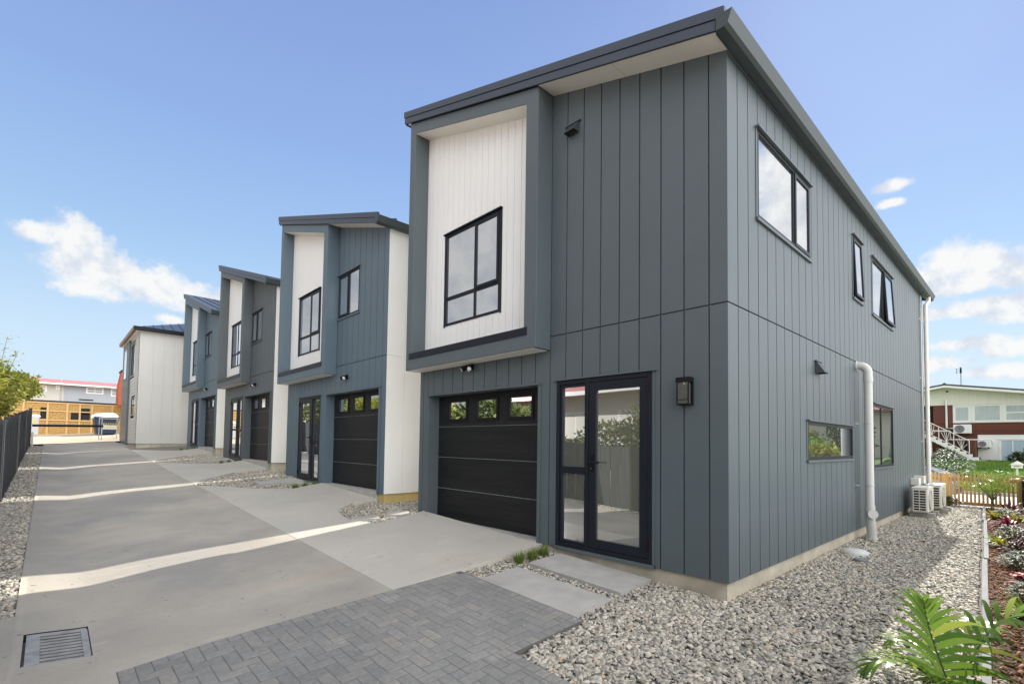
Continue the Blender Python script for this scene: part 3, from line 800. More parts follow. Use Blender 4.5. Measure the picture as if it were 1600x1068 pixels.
    mb.build('fascia', M_STEEL, roof, bevel=0.003)
    # soffit below the overhang
    for (y0, y1) in ((-0.03, 1.19), (1.196, 2.355), (5.552, 5.66)):
        mb = MB(); mb.hexa([(xe0+0.041, y0, zf(y0)+0.006), (-0.002, y0, zf(y0)+0.006), (-0.002, y1, zf(y1)+0.006), (xe0+0.041, y1, zf(y1)+0.006)],
                [(xe0+0.041, y0, zf(y0)+0.016), (-0.002, y0, zf(y0)+0.016), (-0.002, y1, zf(y1)+0.016), (xe0+0.041, y1, zf(y1)+0.016)])
        mb.build('soffit', M_SOFFIT, roof)
    # eaves gutter on the low side
    mb = MB()
    prof = [(-0.05, 5.262), (-0.13, 5.262), (-0.165, 5.285), (-0.205, 5.398), (-0.190, 5.403), (-0.150, 5.295), (-0.055, 5.280), (-0.05, 5.41)]
    n = len(prof)
    pa = [(xe0-0.012, y, z) for y, z in prof]; pb = [(xe1+0.012, y, z) for y, z in prof]
    mb._add(pa+pb, [(i, i+1, n+i+1, n+i) for i in range(n-1)]+[(n-1, 0, n, 2*n-1)])
    for x in (xe0-0.012, xe1+0.012):
        mb.poly(*[(x, y, z) for y, z in ((-0.05, 5.262), (-0.13, 5.262), (-0.165, 5.285), (-0.205, 5.398), (-0.05, 5.41))])
    mb.build('gutter', M_GUTTER, roof)
    mb = MB(); mb.box(xe0+0.046, xe1-0.046, -0.046, -0.026, 5.272, 5.43)
    mb.build('eaves_board', M_STEEL, roof)
    mb = MB(); mb.box(0.002, LEN, -0.022, -0.0025, 5.272, 5.305); mb.build('eaves_trim', wall if k == 0 else M_CREAM, h)
    # ---- garage door
    g0, g1 = gar; xd = 0.20
    mb = MB()
    zs = [0.028, 0.535, 1.07, 1.595, 2.115]
    gw_ = [(g0+0.31+0.762*i+0.0, g0+0.31+0.762*i+0.49) for i in range(3)]
    gz0, gz1 = 1.705, 2.02
    for a, b in zip(zs[:-1], zs[1:]):
        if b == zs[-1]:
            cells = [g0]+[x for p in gw_ for x in p]+[g1]
            mb.box(xd, xd+0.04, g0, g1, a+0.006, gz0); mb.box(xd, xd+0.04, g0, g1, gz1, b)
            for p, q in zip(cells[0::2], cells[1::2]): mb.box(xd, xd+0.04, p, q, gz0, gz1)
        else: mb.box(xd, xd+0.04, g0, g1, a+0.006, b-0.006)
    gd = mb.build('garage_door', M_DOORBLK, h)
    mb = MB()
    for z in zs[1:-1]:
        mb = MB(); mb.prism([(xd+0.03, z-0.012), (xd-0.004, z-0.003), (xd+0.01, z+0.007), (xd+0.03, z+0.012)], 'y', g0, g1)
        mb.build('seam', M_GROOVE, gd)
    for a, b in gw_:
        mb = MB(); gl = MB(); F = Fr(mb, 'x', xd, -1)
        frame_rect(F, a-0.03, b+0.03, gz0-0.03, gz1+0.03, 0.045, -0.01, 0.014)
        gl.poly((xd+0.008, a, gz0), (xd+0.008, b, gz0), (xd+0.008, b, gz1), (xd+0.008, a, gz1))
        mb.build('window_frame', M_BLACK, gd)
        gl.build('pane', M_GLASSV, gd)
    mb = MB()
    mb.box(0.0005, 0.24, g0-0.03, g0-0.0005, -0.02, 2.12); mb.box(0.0005, 0.24, g1+0.0005, g1+0.03, -0.02, 2.12); mb.box(0.0005, 0.24, g0-0.03, g1+0.03, 2.1205, 2.15)
    mb.box(-0.03, -0.001, g0-0.06, g1+0.06, 2.122, 2.145)
    mb.box(-0.018, -0.001, g0-0.05, g0-0.001, -0.02, 2.12); mb.box(-0.018, -0.001, g1+0.001, g1+0.05, -0.02, 2.12)
    mb.build('garage_reveal', wall, h)
    mb = MB(); mb.box(-0.035, 0.235, g0+0.002, g1-0.002, -0.30, 0.022); mb.build('threshold', M_SLAB, h, bevel=0.006)
    # ---- entry door with its side light
    e0, e1 = ent; z0, z1 = 0.03, 2.135
    mb = MB(); F = Fr(mb, 'x', 0.0, -1)
    t = 0.05
    frame_rect(F, e0, e1, z0, z1, t, -0.10, 0.02)
    gl = MB(); G = Fr(gl, 'x', 0.0, -1)
    if kind == 'a': ms = 1.725; leaf = (e0+t, ms-0.02); sl = (ms+0.02, e1-t); ztr = 1.0; hside = 1; hy = leaf[1]-0.055
    else: ms = 3.72; leaf = (ms+0.02, e1-t); sl = (e0+t, ms-0.02); ztr = 1.0; hside = 1; hy = leaf[0]+0.055
    F.box(ms-0.02, ms+0.02, z0+t, z1-t, -0.10, 0.02)
    frame_rect(F, sl[0], sl[1], z0+t, z1-t, 0.035, -0.08, 0.0)
    F.box(sl[0]+0.035, sl[1]-0.035, ztr-0.045, ztr+0.045, -0.08, 0.004)
    fr = mb.build('entry_frame', M_FRAME, h, bevel=0.003)
    mb2 = MB(); F2 = Fr(mb2, 'x', 0.0, -1)
    a, b = leaf[0]+0.004, leaf[1]-0.004; c, d = z0+t+0.004, z1-t-0.004; st = 0.105
    F2.box(a, a+st, c, d, -0.06, 0.014); F2.box(b-st, b, c, d, -0.06, 0.014)
    F2.box(a+st, b-st, c, c+0.105, -0.06, 0.014); F2.box(a+st, b-st, d-0.10, d, -0.06, 0.014)
    dr = mb2.build('entry_door', M_FRAME, h, bevel=0.003)
    G.quad(a+st-0.005, b-st+0.005, c+0.1, d-0.095, -0.012)
    gl.build('pane', M_GLASSD, dr)
    for c_, d_ in ((z0+t+0.03, ztr-0.04), (ztr+0.04, z1-t-0.03)):
        gl = MB(); G = Fr(gl, 'x', 0.0, -1); G.quad(sl[0]+0.03, sl[1]-0.03, c_, d_, -0.03)
        gl.build('pane', M_GLASSD, fr)
    mb = MB()
    sgn = -1 if kind == 'a' else 1
    mb.box(-0.022, -0.0145, hy-0.022, hy+0.022, 1.0, 1.20)
    mb.tube([(-0.018, hy, 1.11), (-0.055, hy, 1.11), (-0.062, hy+sgn*0.015, 1.11), (-0.062, hy+sgn*0.14, 1.107)], 0.011, 10)
    mb.tube([(-0.022, hy, 1.035), (-0.03, hy, 1.035)], 0.012, 10)
    mb.build('handle', M_BLACK, dr, smooth=False)
    mb = MB(); mb.tube([(-0.0301, hy, 1.035), (-0.033, hy, 1.035)], 0.007, 10); mb.build('keyhole', M_CHROME, dr)
    mb = MB(); mb.tube([(-0.024, (leaf[0] if sgn < 0 else leaf[1]), zz) for zz in (1.92, 2.03)], 0.012, 8); mb.build('hinge', M_BLACK, dr)
    mb = MB(); mb.tube([(-0.024, (leaf[0] if sgn < 0 else leaf[1]), zz) for zz in (0.16, 0.27)], 0.012, 8)
    mb.build('hinge', M_BLACK, dr)
    mb = MB(); F = Fr(mb, 'x', 0.0, -1)
    F.box(e0-0.055, e1+0.04, z1+0.006, z1+0.026, -0.01, 0.045)
    F.box(e0-0.028, e0-0.002, 0.0, z1+0.005, -0.01, 0.014); F.box(e1+0.002, e1+0.028, 0.0, z1+0.005, -0.01, 0.014)
    F.box(e0-0.028, e1+0.028, -0.012, z0-0.002, -0.08, 0.03)
    mb.build('door_flashing', wall, fr)
    # ---- twin security floodlight
    fy, fz = (4.05, 2.47) if kind == 'a' else (1.78, 2.42)
    mb = MB()
    mb.box(-0.035, -0.001, fy-0.06, fy+0.06, fz, fz+0.09)
    fl = mb.build('floodlight', M_BLACK, h, bevel=0.006)
    for sg in (-1, 1):
        mb = MB()
        c0 = Vector((-0.05, fy+sg*0.055, fz+0.045)); dv = Vector((-0.75, sg*0.45, -0.5)).normalized()
        mb.tube([c0-dv*0.02, c0+dv*0.02, c0+dv*0.09, c0+dv*0.095], [0.022, 0.034, 0.042, 0.036], 14)
        hd = mb.build('lamp_head', M_BLACK, fl)
        mb = MB(); mb.tube([c0+dv*0.0955, c0+dv*0.099], 0.033, 14); mb.build('lamp_lens', M_WHITEPAINT, hd)
    mb = MB(); mb.tube([(-0.05, fy, fz+0.005), (-0.055, fy, fz-0.02), (-0.056, fy, fz-0.032)], [0.024, 0.022, 0.008], 12); mb.build('motion_sensor', M_WHITEPAINT, fl, smooth=True)
    return h

def cowl(parent, plane, pos, nrm, u0, u1, v0, v1, d=0.115):
    """wedge-shaped vent cowl, open below"""
    mb = MB()
    def P(u, v, w):
        p = pos+nrm*w
        return (p, u, v) if plane == 'x' else (u, p, v)
    um = (u0+u1)/2; s = (u1-u0)
    A = [P(u0, v1, 0.004), P(u1, v1, 0.004), P(u1, v1, 0.02), P(u0, v1, 0.02)]
    B = [P(u0, v0, 0.004), P(u1, v0, 0.004), P(u1, v0, d), P(u0, v0, d)]
    mb._add(A+B, [(0, 1, 2, 3), (3, 2, 6, 7), (0, 3, 7, 4), (1, 2, 6, 5), (0, 1, 5, 4)])
    F = Fr(mb, plane, pos, nrm)
    F.box(u0-0.03, u1+0.05, v1+0.001, v1+0.014, 0.0, 0.03)
    o = mb.build('vent_cowl', mat('cowl_metal', (0.055, 0.066, 0.072), 0.4), parent)
    mb = MB(); mb._add([P(u0+.01, v0+.02, 0.01), P(u1-.01, v0+.02, 0.01), P(u1-.01, v0+.02, d-.015), P(u0+.01, v0+.02, d-.015)], [(0, 1, 2, 3)])
    mb.build('vent_opening', M_PIT, o)
    return o

def build_houses():
    A = townhouse(0, 'a', M_GREY, 'nearest grey townhouse with grooved side wall, white pipe and five side windows')
    # side windows of the nearest house
    window(A, 'y', 0, -1, 0.74, 2.54, 3.83, 4.83, mull=(1.93,), sashes=[(1.945, 2.51, 3.86, 4.80, 0.0)], glass=M_GLASSS, label='wide upper side window')
    window(A, 'y', 0, -1, 4.76, 5.35, 3.81, 4.84, sashes=[(4.79, 5.32, 3.84, 4.81, 0.035)], glass=M_GLASSS, label='narrow upper side window, propped open')
    window(A, 'y', 0, -1, 6.10, 7.87, 3.78, 4.84, mull=(7.08,), sashes=[(7.095, 7.84, 3.81, 4.81, 0.05)], glass=M_GLASSS, label='far upper side window with one light propped open')
    window(A, 'y', 0, -1, 2.36, 4.59, 1.16, 1.665, label='low wide kitchen window')
    window(A, 'y', 0, -1, 6.02, 7.74, 0.98, 2.13, mull=(6.70,), label='lower side window behind the pipe')
    cowl(A, 'x', 0, -1, 1.90, 2.07, 5.335, 5.47)
    cowl(A, 'y', 0, -1, 2.72, 2.90, 2.33, 2.49, 0.12)
    # wall lantern by the entry
    mb = MB()
    y0, y1, z0, z1 = 0.355, 0.505, 1.745, 2.03
    mb.box(-0.022, -0.001, y0, y1, z0, z1)
    mb.box(-0.10, -0.023, y0, y1, z1-0.05, z1); mb.box(-0.095, -0.023, y0+0.005, y1-0.005, z0, z0+0.012)
    for y in (y0+0.008, y1-0.018): mb.box(-0.095, -0.085, y, y+0.010, z0+0.013, z1-0.051)
    mb.box(-0.096, -0.094, y0+0.018, y1-0.018, z0+0.05, z0+0.056)
    lt = mb.build('wall_lantern', M_BLACK, A, bevel=0.002)
    mb = MB(); mb.box(-0.090, -0.03, y0+0.02, y1-0.02, z0+0.014, z1-0.052); mb.build('lantern_glass', M_LENS, lt)
    # fat waste pipe with its elbow, brackets and cleanout
    xw, yo = 4.93, -0.155
    mb = MB()
    path = [(xw-0.10, -0.001, 2.68), (xw-0.10, -0.02, 2.68)]
    r = 0.062
    pts = []
    for i in range(0, 9):
        a = R_(90*i/8)
        pts.append((xw-0.02+0.0*i, -0.02-0.135*math.sin(a)*1.0, 2.68-0.16*(1-math.cos(a))))
    xw = 4.92
    P_ = [(xw, -0.002, 2.68), (xw, -0.03, 2.68)]+[(xw, -0.03-0.125*math.sin(R_(11.25*i)), 2.68-0.125*(1-math.cos(R_(11.25*i)))) for i in range(1, 9)]+[(xw, yo, 2.42)]
    mb.tube(P_, r+0.004, 20)
    mb.tube([(xw, yo, 2.42), (xw, yo, 0.34)], r, 20)
    mb.tube([(xw, yo, 2.40), (xw, yo, 2.48)], r+0.007, 20); mb.tube([(xw, yo, 0.30), (xw, yo, 0.40)], r+0.008, 20)
    mb.tube([(xw, yo, 0.34), (xw, yo, 0.20), (xw+0.02, yo-0.01, 0.05), (xw+0.03, yo-0.02, -0.22)], r+0.006, 20)
    mb.tube([(xw+0.027, yo-0.018, -0.12), (xw+0.03, yo-0.02, -0.20)], r+0.022, 20)
    mb.tube([(xw, -0.001, 2.68), (xw, -0.012, 2.68)], r+0.022, 20)
    wp = mb.build('waste_pipe', M_PIPE, A, smooth=True)
    es = wp.modifiers.new('edges', 'EDGE_SPLIT'); es.split_angle = R_(40)
    mb = MB(); mb.tube([(xw, yo, 0.26), (xw-0.085, yo-0.05, 0.27)], r, 18); mb.tube([(xw-0.086, yo-0.051, 0.27), (xw-0.105, yo-0.062, 0.272)], r+0.01, 18); mb.build('cleanout', M_PIPE, wp)
    for z in (1.72, 0.72):
        mb = MB(); mb.tube([(xw-0.03, yo, z-0.012), (xw-0.03, yo, z+0.012)], 0.004, 6); mb.tube([(xw, yo, z-0.012), (xw, yo, z+0.012)], r+0.005, 20)
        mb.box(xw-0.19, xw-0.02, -0.03, -0.012, z-0.008, z+0.008); mb.box(xw-0.20, xw-0.17, -0.035, -0.001, z-0.015, z+0.015); mb.build('pipe_bracket', M_GALV, wp)
    # downpipe at the far corner and the thin pipe beside it
    mb = MB()
    xd, yd = 11.55, -0.085
    mb.tube([(xd+0.25, -0.12, 5.27), (xd+0.25, -0.12, 5.16), (xd+0.02, yd, 5.02), (xd, yd, 4.9), (xd, yd, -0.2)], 0.045, 16)
    for z in (4.0, 2.9, 1.9, 0.9): mb.tube([(xd, yd, z), (xd, yd, z+0.05)], 0.051, 16)
    dp = mb.build('downpipe', M_DOWNPIPE, A, smooth=True); dp.modifiers.new('edges', 'EDGE_SPLIT').split_angle = R_(40)
    for z in (4.6, 3.1, 1.5, 0.6):
        mb = MB(); mb.box(xd-0.40, xd, -0.012, -0.001, z, z+0.03); mb.build('pipe_clip', M_DOWNPIPE, dp)
    mb = MB(); mb.tube([(xd-0.32, -0.03, 5.2), (xd-0.32, -0.03, 0.5)], 0.016, 10); mb.build('conduit', M_PIPE, A, smooth=True)
    # small meter boxes above the outdoor units
    mb = MB(); mb.box(9.55, 9.80, -0.16, -0.001, 0.50, 0.66); mb.build('duct_cover', M_ACBODY, A, bevel=0.01)
    mb = MB(); mb.box(9.95, 10.15, -0.20, -0.001, 0.52, 0.70)
    mb.build('duct_cover', M_ACBODY, A, bevel=0.01)
    townhouse(1, 'b', M_BLUE, 'blue-grey townhouse second from the camera, beside the gravel patch with two slabs')
    townhouse(2, 'b', M_DGREY, 'dark grey townhouse third along the driveway, between two blue-grey ones')
    townhouse(3, 'b', M_BLUE, 'blue-grey townhouse furthest along the row, next to the white two-storey house')
build_houses()

# ------------------------------------------------------------------ the white house closing the row
def build_white_house():
    x0, y0, zb, zt_ = -1.86, 26.75, 1.07, 6.32
    h = thing('white_house', 'white two-storey house at the end of the row with weatherboards and a metal hip roof', 'house', (x0, y0, 0))
    X1, Y1 = 9.0, 5.9
    mb = MB()
    groove_wall(mb, 'y', 0.0, -1, 0.0, X1, zb, lambda x: zt_, [0.12+0.42*i for i in range(21)], (), [3.84], gw=0.012, gd=0.01)
    mb.build('front_cladding', M_WHITE2, h)
    wins = [(1.55, 2.95, 4.43, 6.02), (0.95, 2.2, 2.45, 3.27)]
    mb = MB()
    yb = 3.1; n = 34; hh = (zt_-zb)/n
    for i in range(n):
        z = zb+i*hh
        segs = [(0.0, yb)]
        for a, b, c, d in wins:
            if z+hh > c and z < d:
                segs = [s for q in segs for s in ([(q[0], a), (b, q[1])] if q[0] < a < q[1] else [q])]
        for a, b in segs:
            mb.poly((-0.024, a, z), (-0.024, b, z), (-0.004, b, z+hh), (-0.004, a, z+hh)); mb.poly((-0.024, a, z), (-0.024, b, z), (-0.004, b, z), (-0.004, a, z))
    mb.build('weatherboard_wall', M_WHITE2, h)
    mb = MB()
    groove_wall(mb, 'x', -0.10, -1, yb+0.01, Y1, zb-0.15, lambda y: zt_, [yb+0.3+0.4*i for i in range(13)], [(yb+0.9, yb+1.9, 4.44, 6.0)], [3.84])
    mb.box(-0.10, 0.0, yb, yb+0.01, zb-0.15, zt_)
    mb.poly((X1, 0, zb), (X1, Y1, zb), (X1, Y1, zt_), (X1, 0, zt_)); mb.poly((0, Y1, zb), (X1, Y1, zb), (X1, Y1, zt_), (0, Y1, zt_))
    mb.build('grey_cladding', M_GREY, h)
    mb = MB(); mb.box(0.03, X1, 0.03, Y1, 0.3, zb-0.004); mb.build('plinth', M_PLINTH, h)
    for a, b, c, d in wins: window(h, 'x', 0.0, -1, a, b, c, d, mull=((a+b)/2,), flash=M_WHITE2)
    window(h, 'x', -0.10, -1, yb+0.9, yb+1.9, 4.44, 6.0, frame=M_WHITEPAINT, flash=M_GREY)
    # hip roof
    mb = MB(); o = 0.18; zr = zt_+0.18; ry = Y1/2; rise = 1.25
    a, b, c, d = (-o, -o, zr), (X1+o, -o, zr), (X1+o, Y1+o, zr), (-o, Y1+o, zr)
    r1, r2 = (ry, ry, zr+rise), (X1-ry, ry, zr+rise)
    mb.poly(a, b, r2, r1); mb.poly(b, c, r2); mb.poly(c, d, r1, r2); mb.poly(d, a, r1)
    for i in range(24):          # roof ribs on the slope facing the driveway
        x = -o+0.3+0.4*i; t = min(1.0, (x+o)/(ry+o), (X1+o-x)/(ry+o))
        if t > 0.03: mb.hexa([(x, -o, zr), (x+0.04, -o, zr), (x+0.04, -o+(ry+o)*t, zr+rise*t), (x, -o+(ry+o)*t, zr+rise*t)],
                [(x+0.01, -o, zr+0.04), (x+0.03, -o, zr+0.04), (x+0.03, -o+(ry+o)*t, zr+rise*t+0.04), (x+0.01, -o+(ry+o)*t, zr+rise*t+0.04)])
    roof = mb.build('roof', M_STEEL, h)
    mb = MB()
    mb.box(-o-0.1, X1+o, -o-0.10, -o+0.02, zt_+0.03, zr+0.02); mb.build('gutter', M_BLACK, roof)
    mb = MB(); mb.box(-o-0.1, -o+0.02, -o+0.021, Y1+o, zt_+0.03, zr+0.02); mb.build('gutter', M_FASCIABROWN, roof)
    mb = MB(); mb.box(-o+0.021, X1+o, -o+0.021, Y1+o, zt_+0.002, zt_+0.016); mb.build('soffit', M_SOFFIT, roof)
build_white_house()

# ------------------------------------------------------------------ loose stones
rng = np.random.default_rng(7)
def ico(sub):
    bm = bmesh.new(); bmesh.ops.create_icosphere(bm, subdivisions=sub, radius=1.0)
    v = np.array([p.co[:] for p in bm.verts]); f = np.array([[q.index for q in p.verts] for p in bm.faces]); bm.free()
    return v, f
ICO1, ICO2 = ico(1), ico(2)
Tv = np.vectorize(T)
def stones(name, pts, size, label, mtl, hi=False, lift=0.3, flat=(0.28, 0.5), tilt=0.35, long=(0.55, 1.55), wide=(0.45, 0.85), aniso=None, hide=False):
    bv, bf = ICO2 if hi else ICO1
    n = len(pts)
    a = rng.uniform(0, 2*np.pi, n)
    if aniso is not None: a = rng.normal(aniso, 0.5, n)
    sx = size*0.5*rng.uniform(*long, n); sy = sx*rng.uniform(*wide, n); sz = sx*rng.uniform(*flat, n)
    # per-stone lumpy outline
    k = len(bv)
    jit = 1+0.06*rng.standard_normal((n, k, 1))
    if hi: jit = 1+0.025*rng.standard_normal((n, k, 1))
    V = bv[None]*jit*np.stack([sx, sy, sz], 1)[:, None, :]
    tx = rng.normal(0, tilt, n); ty = rng.normal(0, tilt, n)
    ca, sa = np.cos(tx), np.sin(tx)
    V = np.stack([V[..., 0], V[..., 1]*ca[:, None]-V[..., 2]*sa[:, None], V[..., 1]*sa[:, None]+V[..., 2]*ca[:, None]], -1)
    ca, sa = np.cos(ty), np.sin(ty)
    V = np.stack([V[..., 0]*ca[:, None]+V[..., 2]*sa[:, None], V[..., 1], -V[..., 0]*sa[:, None]+V[..., 2]*ca[:, None]], -1)
    ca, sa = np.cos(a), np.sin(a)
    V = np.stack([V[..., 0]*ca[:, None]-V[..., 1]*sa[:, None], V[..., 0]*sa[:, None]+V[..., 1]*ca[:, None], V[..., 2]], -1)
    z = Tv(pts[:, 0], pts[:, 1])+lift*size*0.5*rng.uniform(-0.6, 1.0, n)-0.02
    V = V+np.stack([pts[:, 0], pts[:, 1], z], 1)[:, None, :]
    F = bf[None]+(np.arange(n)*k)[:, None, None]
    t = np.repeat(np.clip(rng.beta(2.2, 2.0, n), 0.0, 1.0), k)
    o = np_mesh(name, V.reshape(-1, 3), F.reshape(-1, 3), mtl, t, smooth=True)
    return tag(o, label, 'stones' if mtl is M_PEBBLE else 'mulch', kind='stuff')
def scatter(x0, x1, y0, y1, dens, test=None):
    n = int((x1-x0)*(y1-y0)*dens)
    p = np.stack([rng.uniform(x0, x1, n), rng.uniform(y0, y1, n)], 1)
    if test is not None: p = p[test(p[:, 0], p[:, 1])]
    return p
EDGE = lambda x: -1.795+0.0594*(x+0.5)          # near edge of the planting bed
def build_stones():
    q = lambda x, y: (y > EDGE(x)+0.03) & ((x < 0.03) | (y < 0.02))
    near = scatter(-2.16, 0.0, -2.3, 0.68, 2300)
    near = near[(near[:, 1] > EDGE(near[:, 0])-0.9)]
    stones('pebbles', near, 0.043, 'grey and cream river pebbles in the corner bed beside the block paving', M_PEBBLE, hi=True, flat=(0.25, 0.42), tilt=0.4)
    p2 = scatter(0.0, 4.2, -1.85, 0.02, 2100, q)
    stones('pebbles', p2, 0.042, 'pale river pebbles along the near half of the grooved side wall', M_PEBBLE)
    p3 = scatter(4.2, 12.3, -1.7, 0.02, 1300, q)
    stones('pebbles', p3, 0.045, 'pale river pebbles along the far half of the side wall, up to the picket fence', M_PEBBLE)
    sp = np.stack([np.concatenate([rng.uniform(-2.6, -1.3, 26), rng.uniform(-2.32, -2.18, 20)]), np.concatenate([0.69+rng.exponential(0.06, 26), rng.uniform(-0.8, 0.7, 20)])], 1)
    stones('pebbles', sp, 0.030, 'a few stray pebbles spilled onto the block paving', M_PEBBLE, lift=1.6)
    a = scatter(-1.33, 0.02, 0.70, 2.47, 1900, lambda x, y: ~(((x > -1.37) & (x < -0.765) & (y > 0.80) & (y < 2.135)) | ((x > -0.605) & (y > 0.815) & (y < 2.135))))
    stones('pebbles', a, 0.036, 'small grey stones round the two entry slabs', M_PEBBLE, hi=False)
    b = scatter(-1.2, 0.0, 5.2, 7.3, 1300, lambda x, y: (x > -1.18+0.25*np.abs(y-5.9)) & (y > 5.3) & (y < 6.9+0.3*(x > -0.4)))
    c = scatter(0.0, 5.0, 5.5, 6.75, 900)
    stones('pebbles', np.concatenate([b, c]), 0.042, 'small stones in the gap between the two nearest townhouses', M_PEBBLE)
    for k, w in ((2, 'second and third'), (3, 'third and fourth')):
        y = HY[k]-6.75
        d = scatter(-2.1, 0.0, y+2.9, y+7.2, 700, lambda xx, yy: (yy > y+2.95+1.0*np.maximum(0, (-0.72-xx))) & (yy < y+7.0-0.75*np.maximum(0, -0.6-xx)))
        d2 = scatter(0.0, 4.0, y+5.5, y+6.75, 500)
        stones('pebbles', np.concatenate([d, d2]), 0.05, 'small stones in the wedge bed between the %s townhouses' % w, M_PEBBLE)
    e = scatter(-5.46, -5.01, 4.2, 12, 1500)
    f = scatter(-5.46, -5.01, 12, 30, 700)
    stones('pebbles', np.concatenate([e, f]), 0.05, 'grey pebbles in the narrow strip beside the black fence', M_PEBBLE)
build_stones()

# ------------------------------------------------------------------ planting bed on the right
def build_bed():
    mb = MB()
    xs = [-3.0+0.6*i for i in range(26)]
    for a, b in zip(xs[:-1], xs[1:]):
        mb.poly(*[(x, y, T(x, y)+dz) for x, y, dz in ((a, EDGE(a)-0.9, -0.02), (b, EDGE(b)-0.9, -0.02), (b, EDGE(b)-0.02, -0.015), (a, EDGE(a)-0.02, -0.015))])
    struct(mb.build('bed_soil', M_SOIL))
    n = 12500
    x = rng.uniform(-1.2, 12.2, n); y = EDGE(x)-0.03-rng.uniform(0, 0.75, n)
    o = stones('bark_mulch', np.stack([x, y], 1), 0.05, 'red-brown bark mulch covering the planting bed', M_BARK, lift=0.5, flat=(0.12, 0.3), tilt=0.5, wide=(0.3, 0.6))
    # timber edging in butted lengths
    g = thing('garden_edging', 'weathered grey timber edging between the pebbles and the bark bed', 'edging', (0, 0, 0))
    L = [(-3.0, -0.6), (-0.595, 1.8), (1.806, 4.2), (4.206, 6.6), (6.606, 9.0), (9.006, 12.2)]
    r2 = random.Random(3)
    for i, (a, b) in enumerate(L):
        mb = MB(); dy = r2.uniform(-0.012, 0.012); dzz = r2.uniform(-0.008, 0.012); w = 0.05
        mb.hexa([(a, EDGE(a)-w+dy, T(a, -1.5)-0.1), (b, EDGE(b)-w+dy, T(b, -1.5)-0.1), (b, EDGE(b)+dy, T(b, -1.5)-0.1), (a, EDGE(a)+dy, T(a, -1.5)-0.1)],
                [(a, EDGE(a)-w+dy, T(a, -1.5)+0.03+dzz), (b, EDGE(b)-w+dy, T(b, -1.5)+0.03+dzz), (b, EDGE(b)+dy, T(b, -1.5)+0.03+dzz), (a, EDGE(a)+dy, T(a, -1.5)+0.03+dzz)])
        mb.build('board', M_GREYTIMBER, g, bevel=0.004)
    mb = MB()
    f = lambda x: EDGE(x)-0.66
    mb.hexa([(8.5, f(8.5)-.04, -0.3), (12.1, f(12.1)-.04, -0.3), (12.1, f(12.1), -0.3), (8.5, f(8.5), -0.3)], [(8.5, f(8.5)-.04, 0.0), (12.1, f(12.1)-.04, 0.0), (12.1, f(12.1), 0.0), (8.5, f(8.5), 0.0)])
    tag(mb.build('garden_edging', M_GREYTIMBER, bevel=0.004), 'short timber edging on the far side of the bark bed, against the black fence', 'edging')
build_bed()

# ------------------------------------------------------------------ plants
def leaf_verts(base, d, length, width, droop, up=Vector((0, 0, 1)), seg=4, curl=0.0):
    """a narrow leaf blade as a strip of quads that droops towards its tip"""
    d = Vector(d).normalized(); side = d.cross(up)
    if side.length < 1e-3: side = Vector((1, 0, 0))
    side.normalize()
    p = Vector(base); vs = []; st = length/seg
    for i in range(seg+1):
        t = i/seg; w = width*math.sin(math.pi*min(0.97, 0.12+0.86*t)**0.85)*0.5
        nrm = side.cross(d).normalized()
        vs += [p-side*w+nrm*w*curl, p+side*w+nrm*w*curl]
        d = (d+Vector((0, 0, -droop*(0.4+1.2*t)/seg))).normalized()
        p = p+d*st
    return vs, [(2*i, 2*i+1, 2*i+3, 2*i+2) for i in range(seg)]
def rosette(name, label, cat, loc, mtl, n, length, width, droop, seed, group=None, erect=(0.2, 1.2), stem=True, flower=None):
    r = random.Random(seed); mb = MB()
    for i in range(n):
        a = r.uniform(0, 2*math.pi); e = r.uniform(*erect); l = length*r.uniform(0.6, 1.15)
        mb.t = min(0.995, max(0.01, r.gauss(0.5, 0.25)))
        b = (0.02*math.cos(a), 0.02*math.sin(a), 0.0)
        vs, fs = leaf_verts(b, (math.cos(a)*math.cos(e), math.sin(a)*math.cos(e), math.sin(e)), l, width*r.uniform(0.7, 1.2), droop)
        mb._add(vs, fs)
    o = mb.build(name, mtl, loc=loc)
    if flower:
        fm, cnt, fs_ = flower
        fb = MB()
        for i in range(cnt):
            a = r.uniform(0, 2*math.pi); rr = length*r.uniform(0.1, 0.7); c = Vector((rr*math.cos(a), rr*math.sin(a), length*r.uniform(0.55, 0.9)))
            for k in range(6):
                fb.t = r.uniform(0.1, 0.95); an = a+k*math.pi/3
                vs, ff = leaf_verts(c, (math.cos(an), math.sin(an), 0.5), fs_, fs_*0.7, 0.6, seg=2); fb._add(vs, ff)
        fb.build('flowers', fm, o)
    return tag(o, label, cat, group)
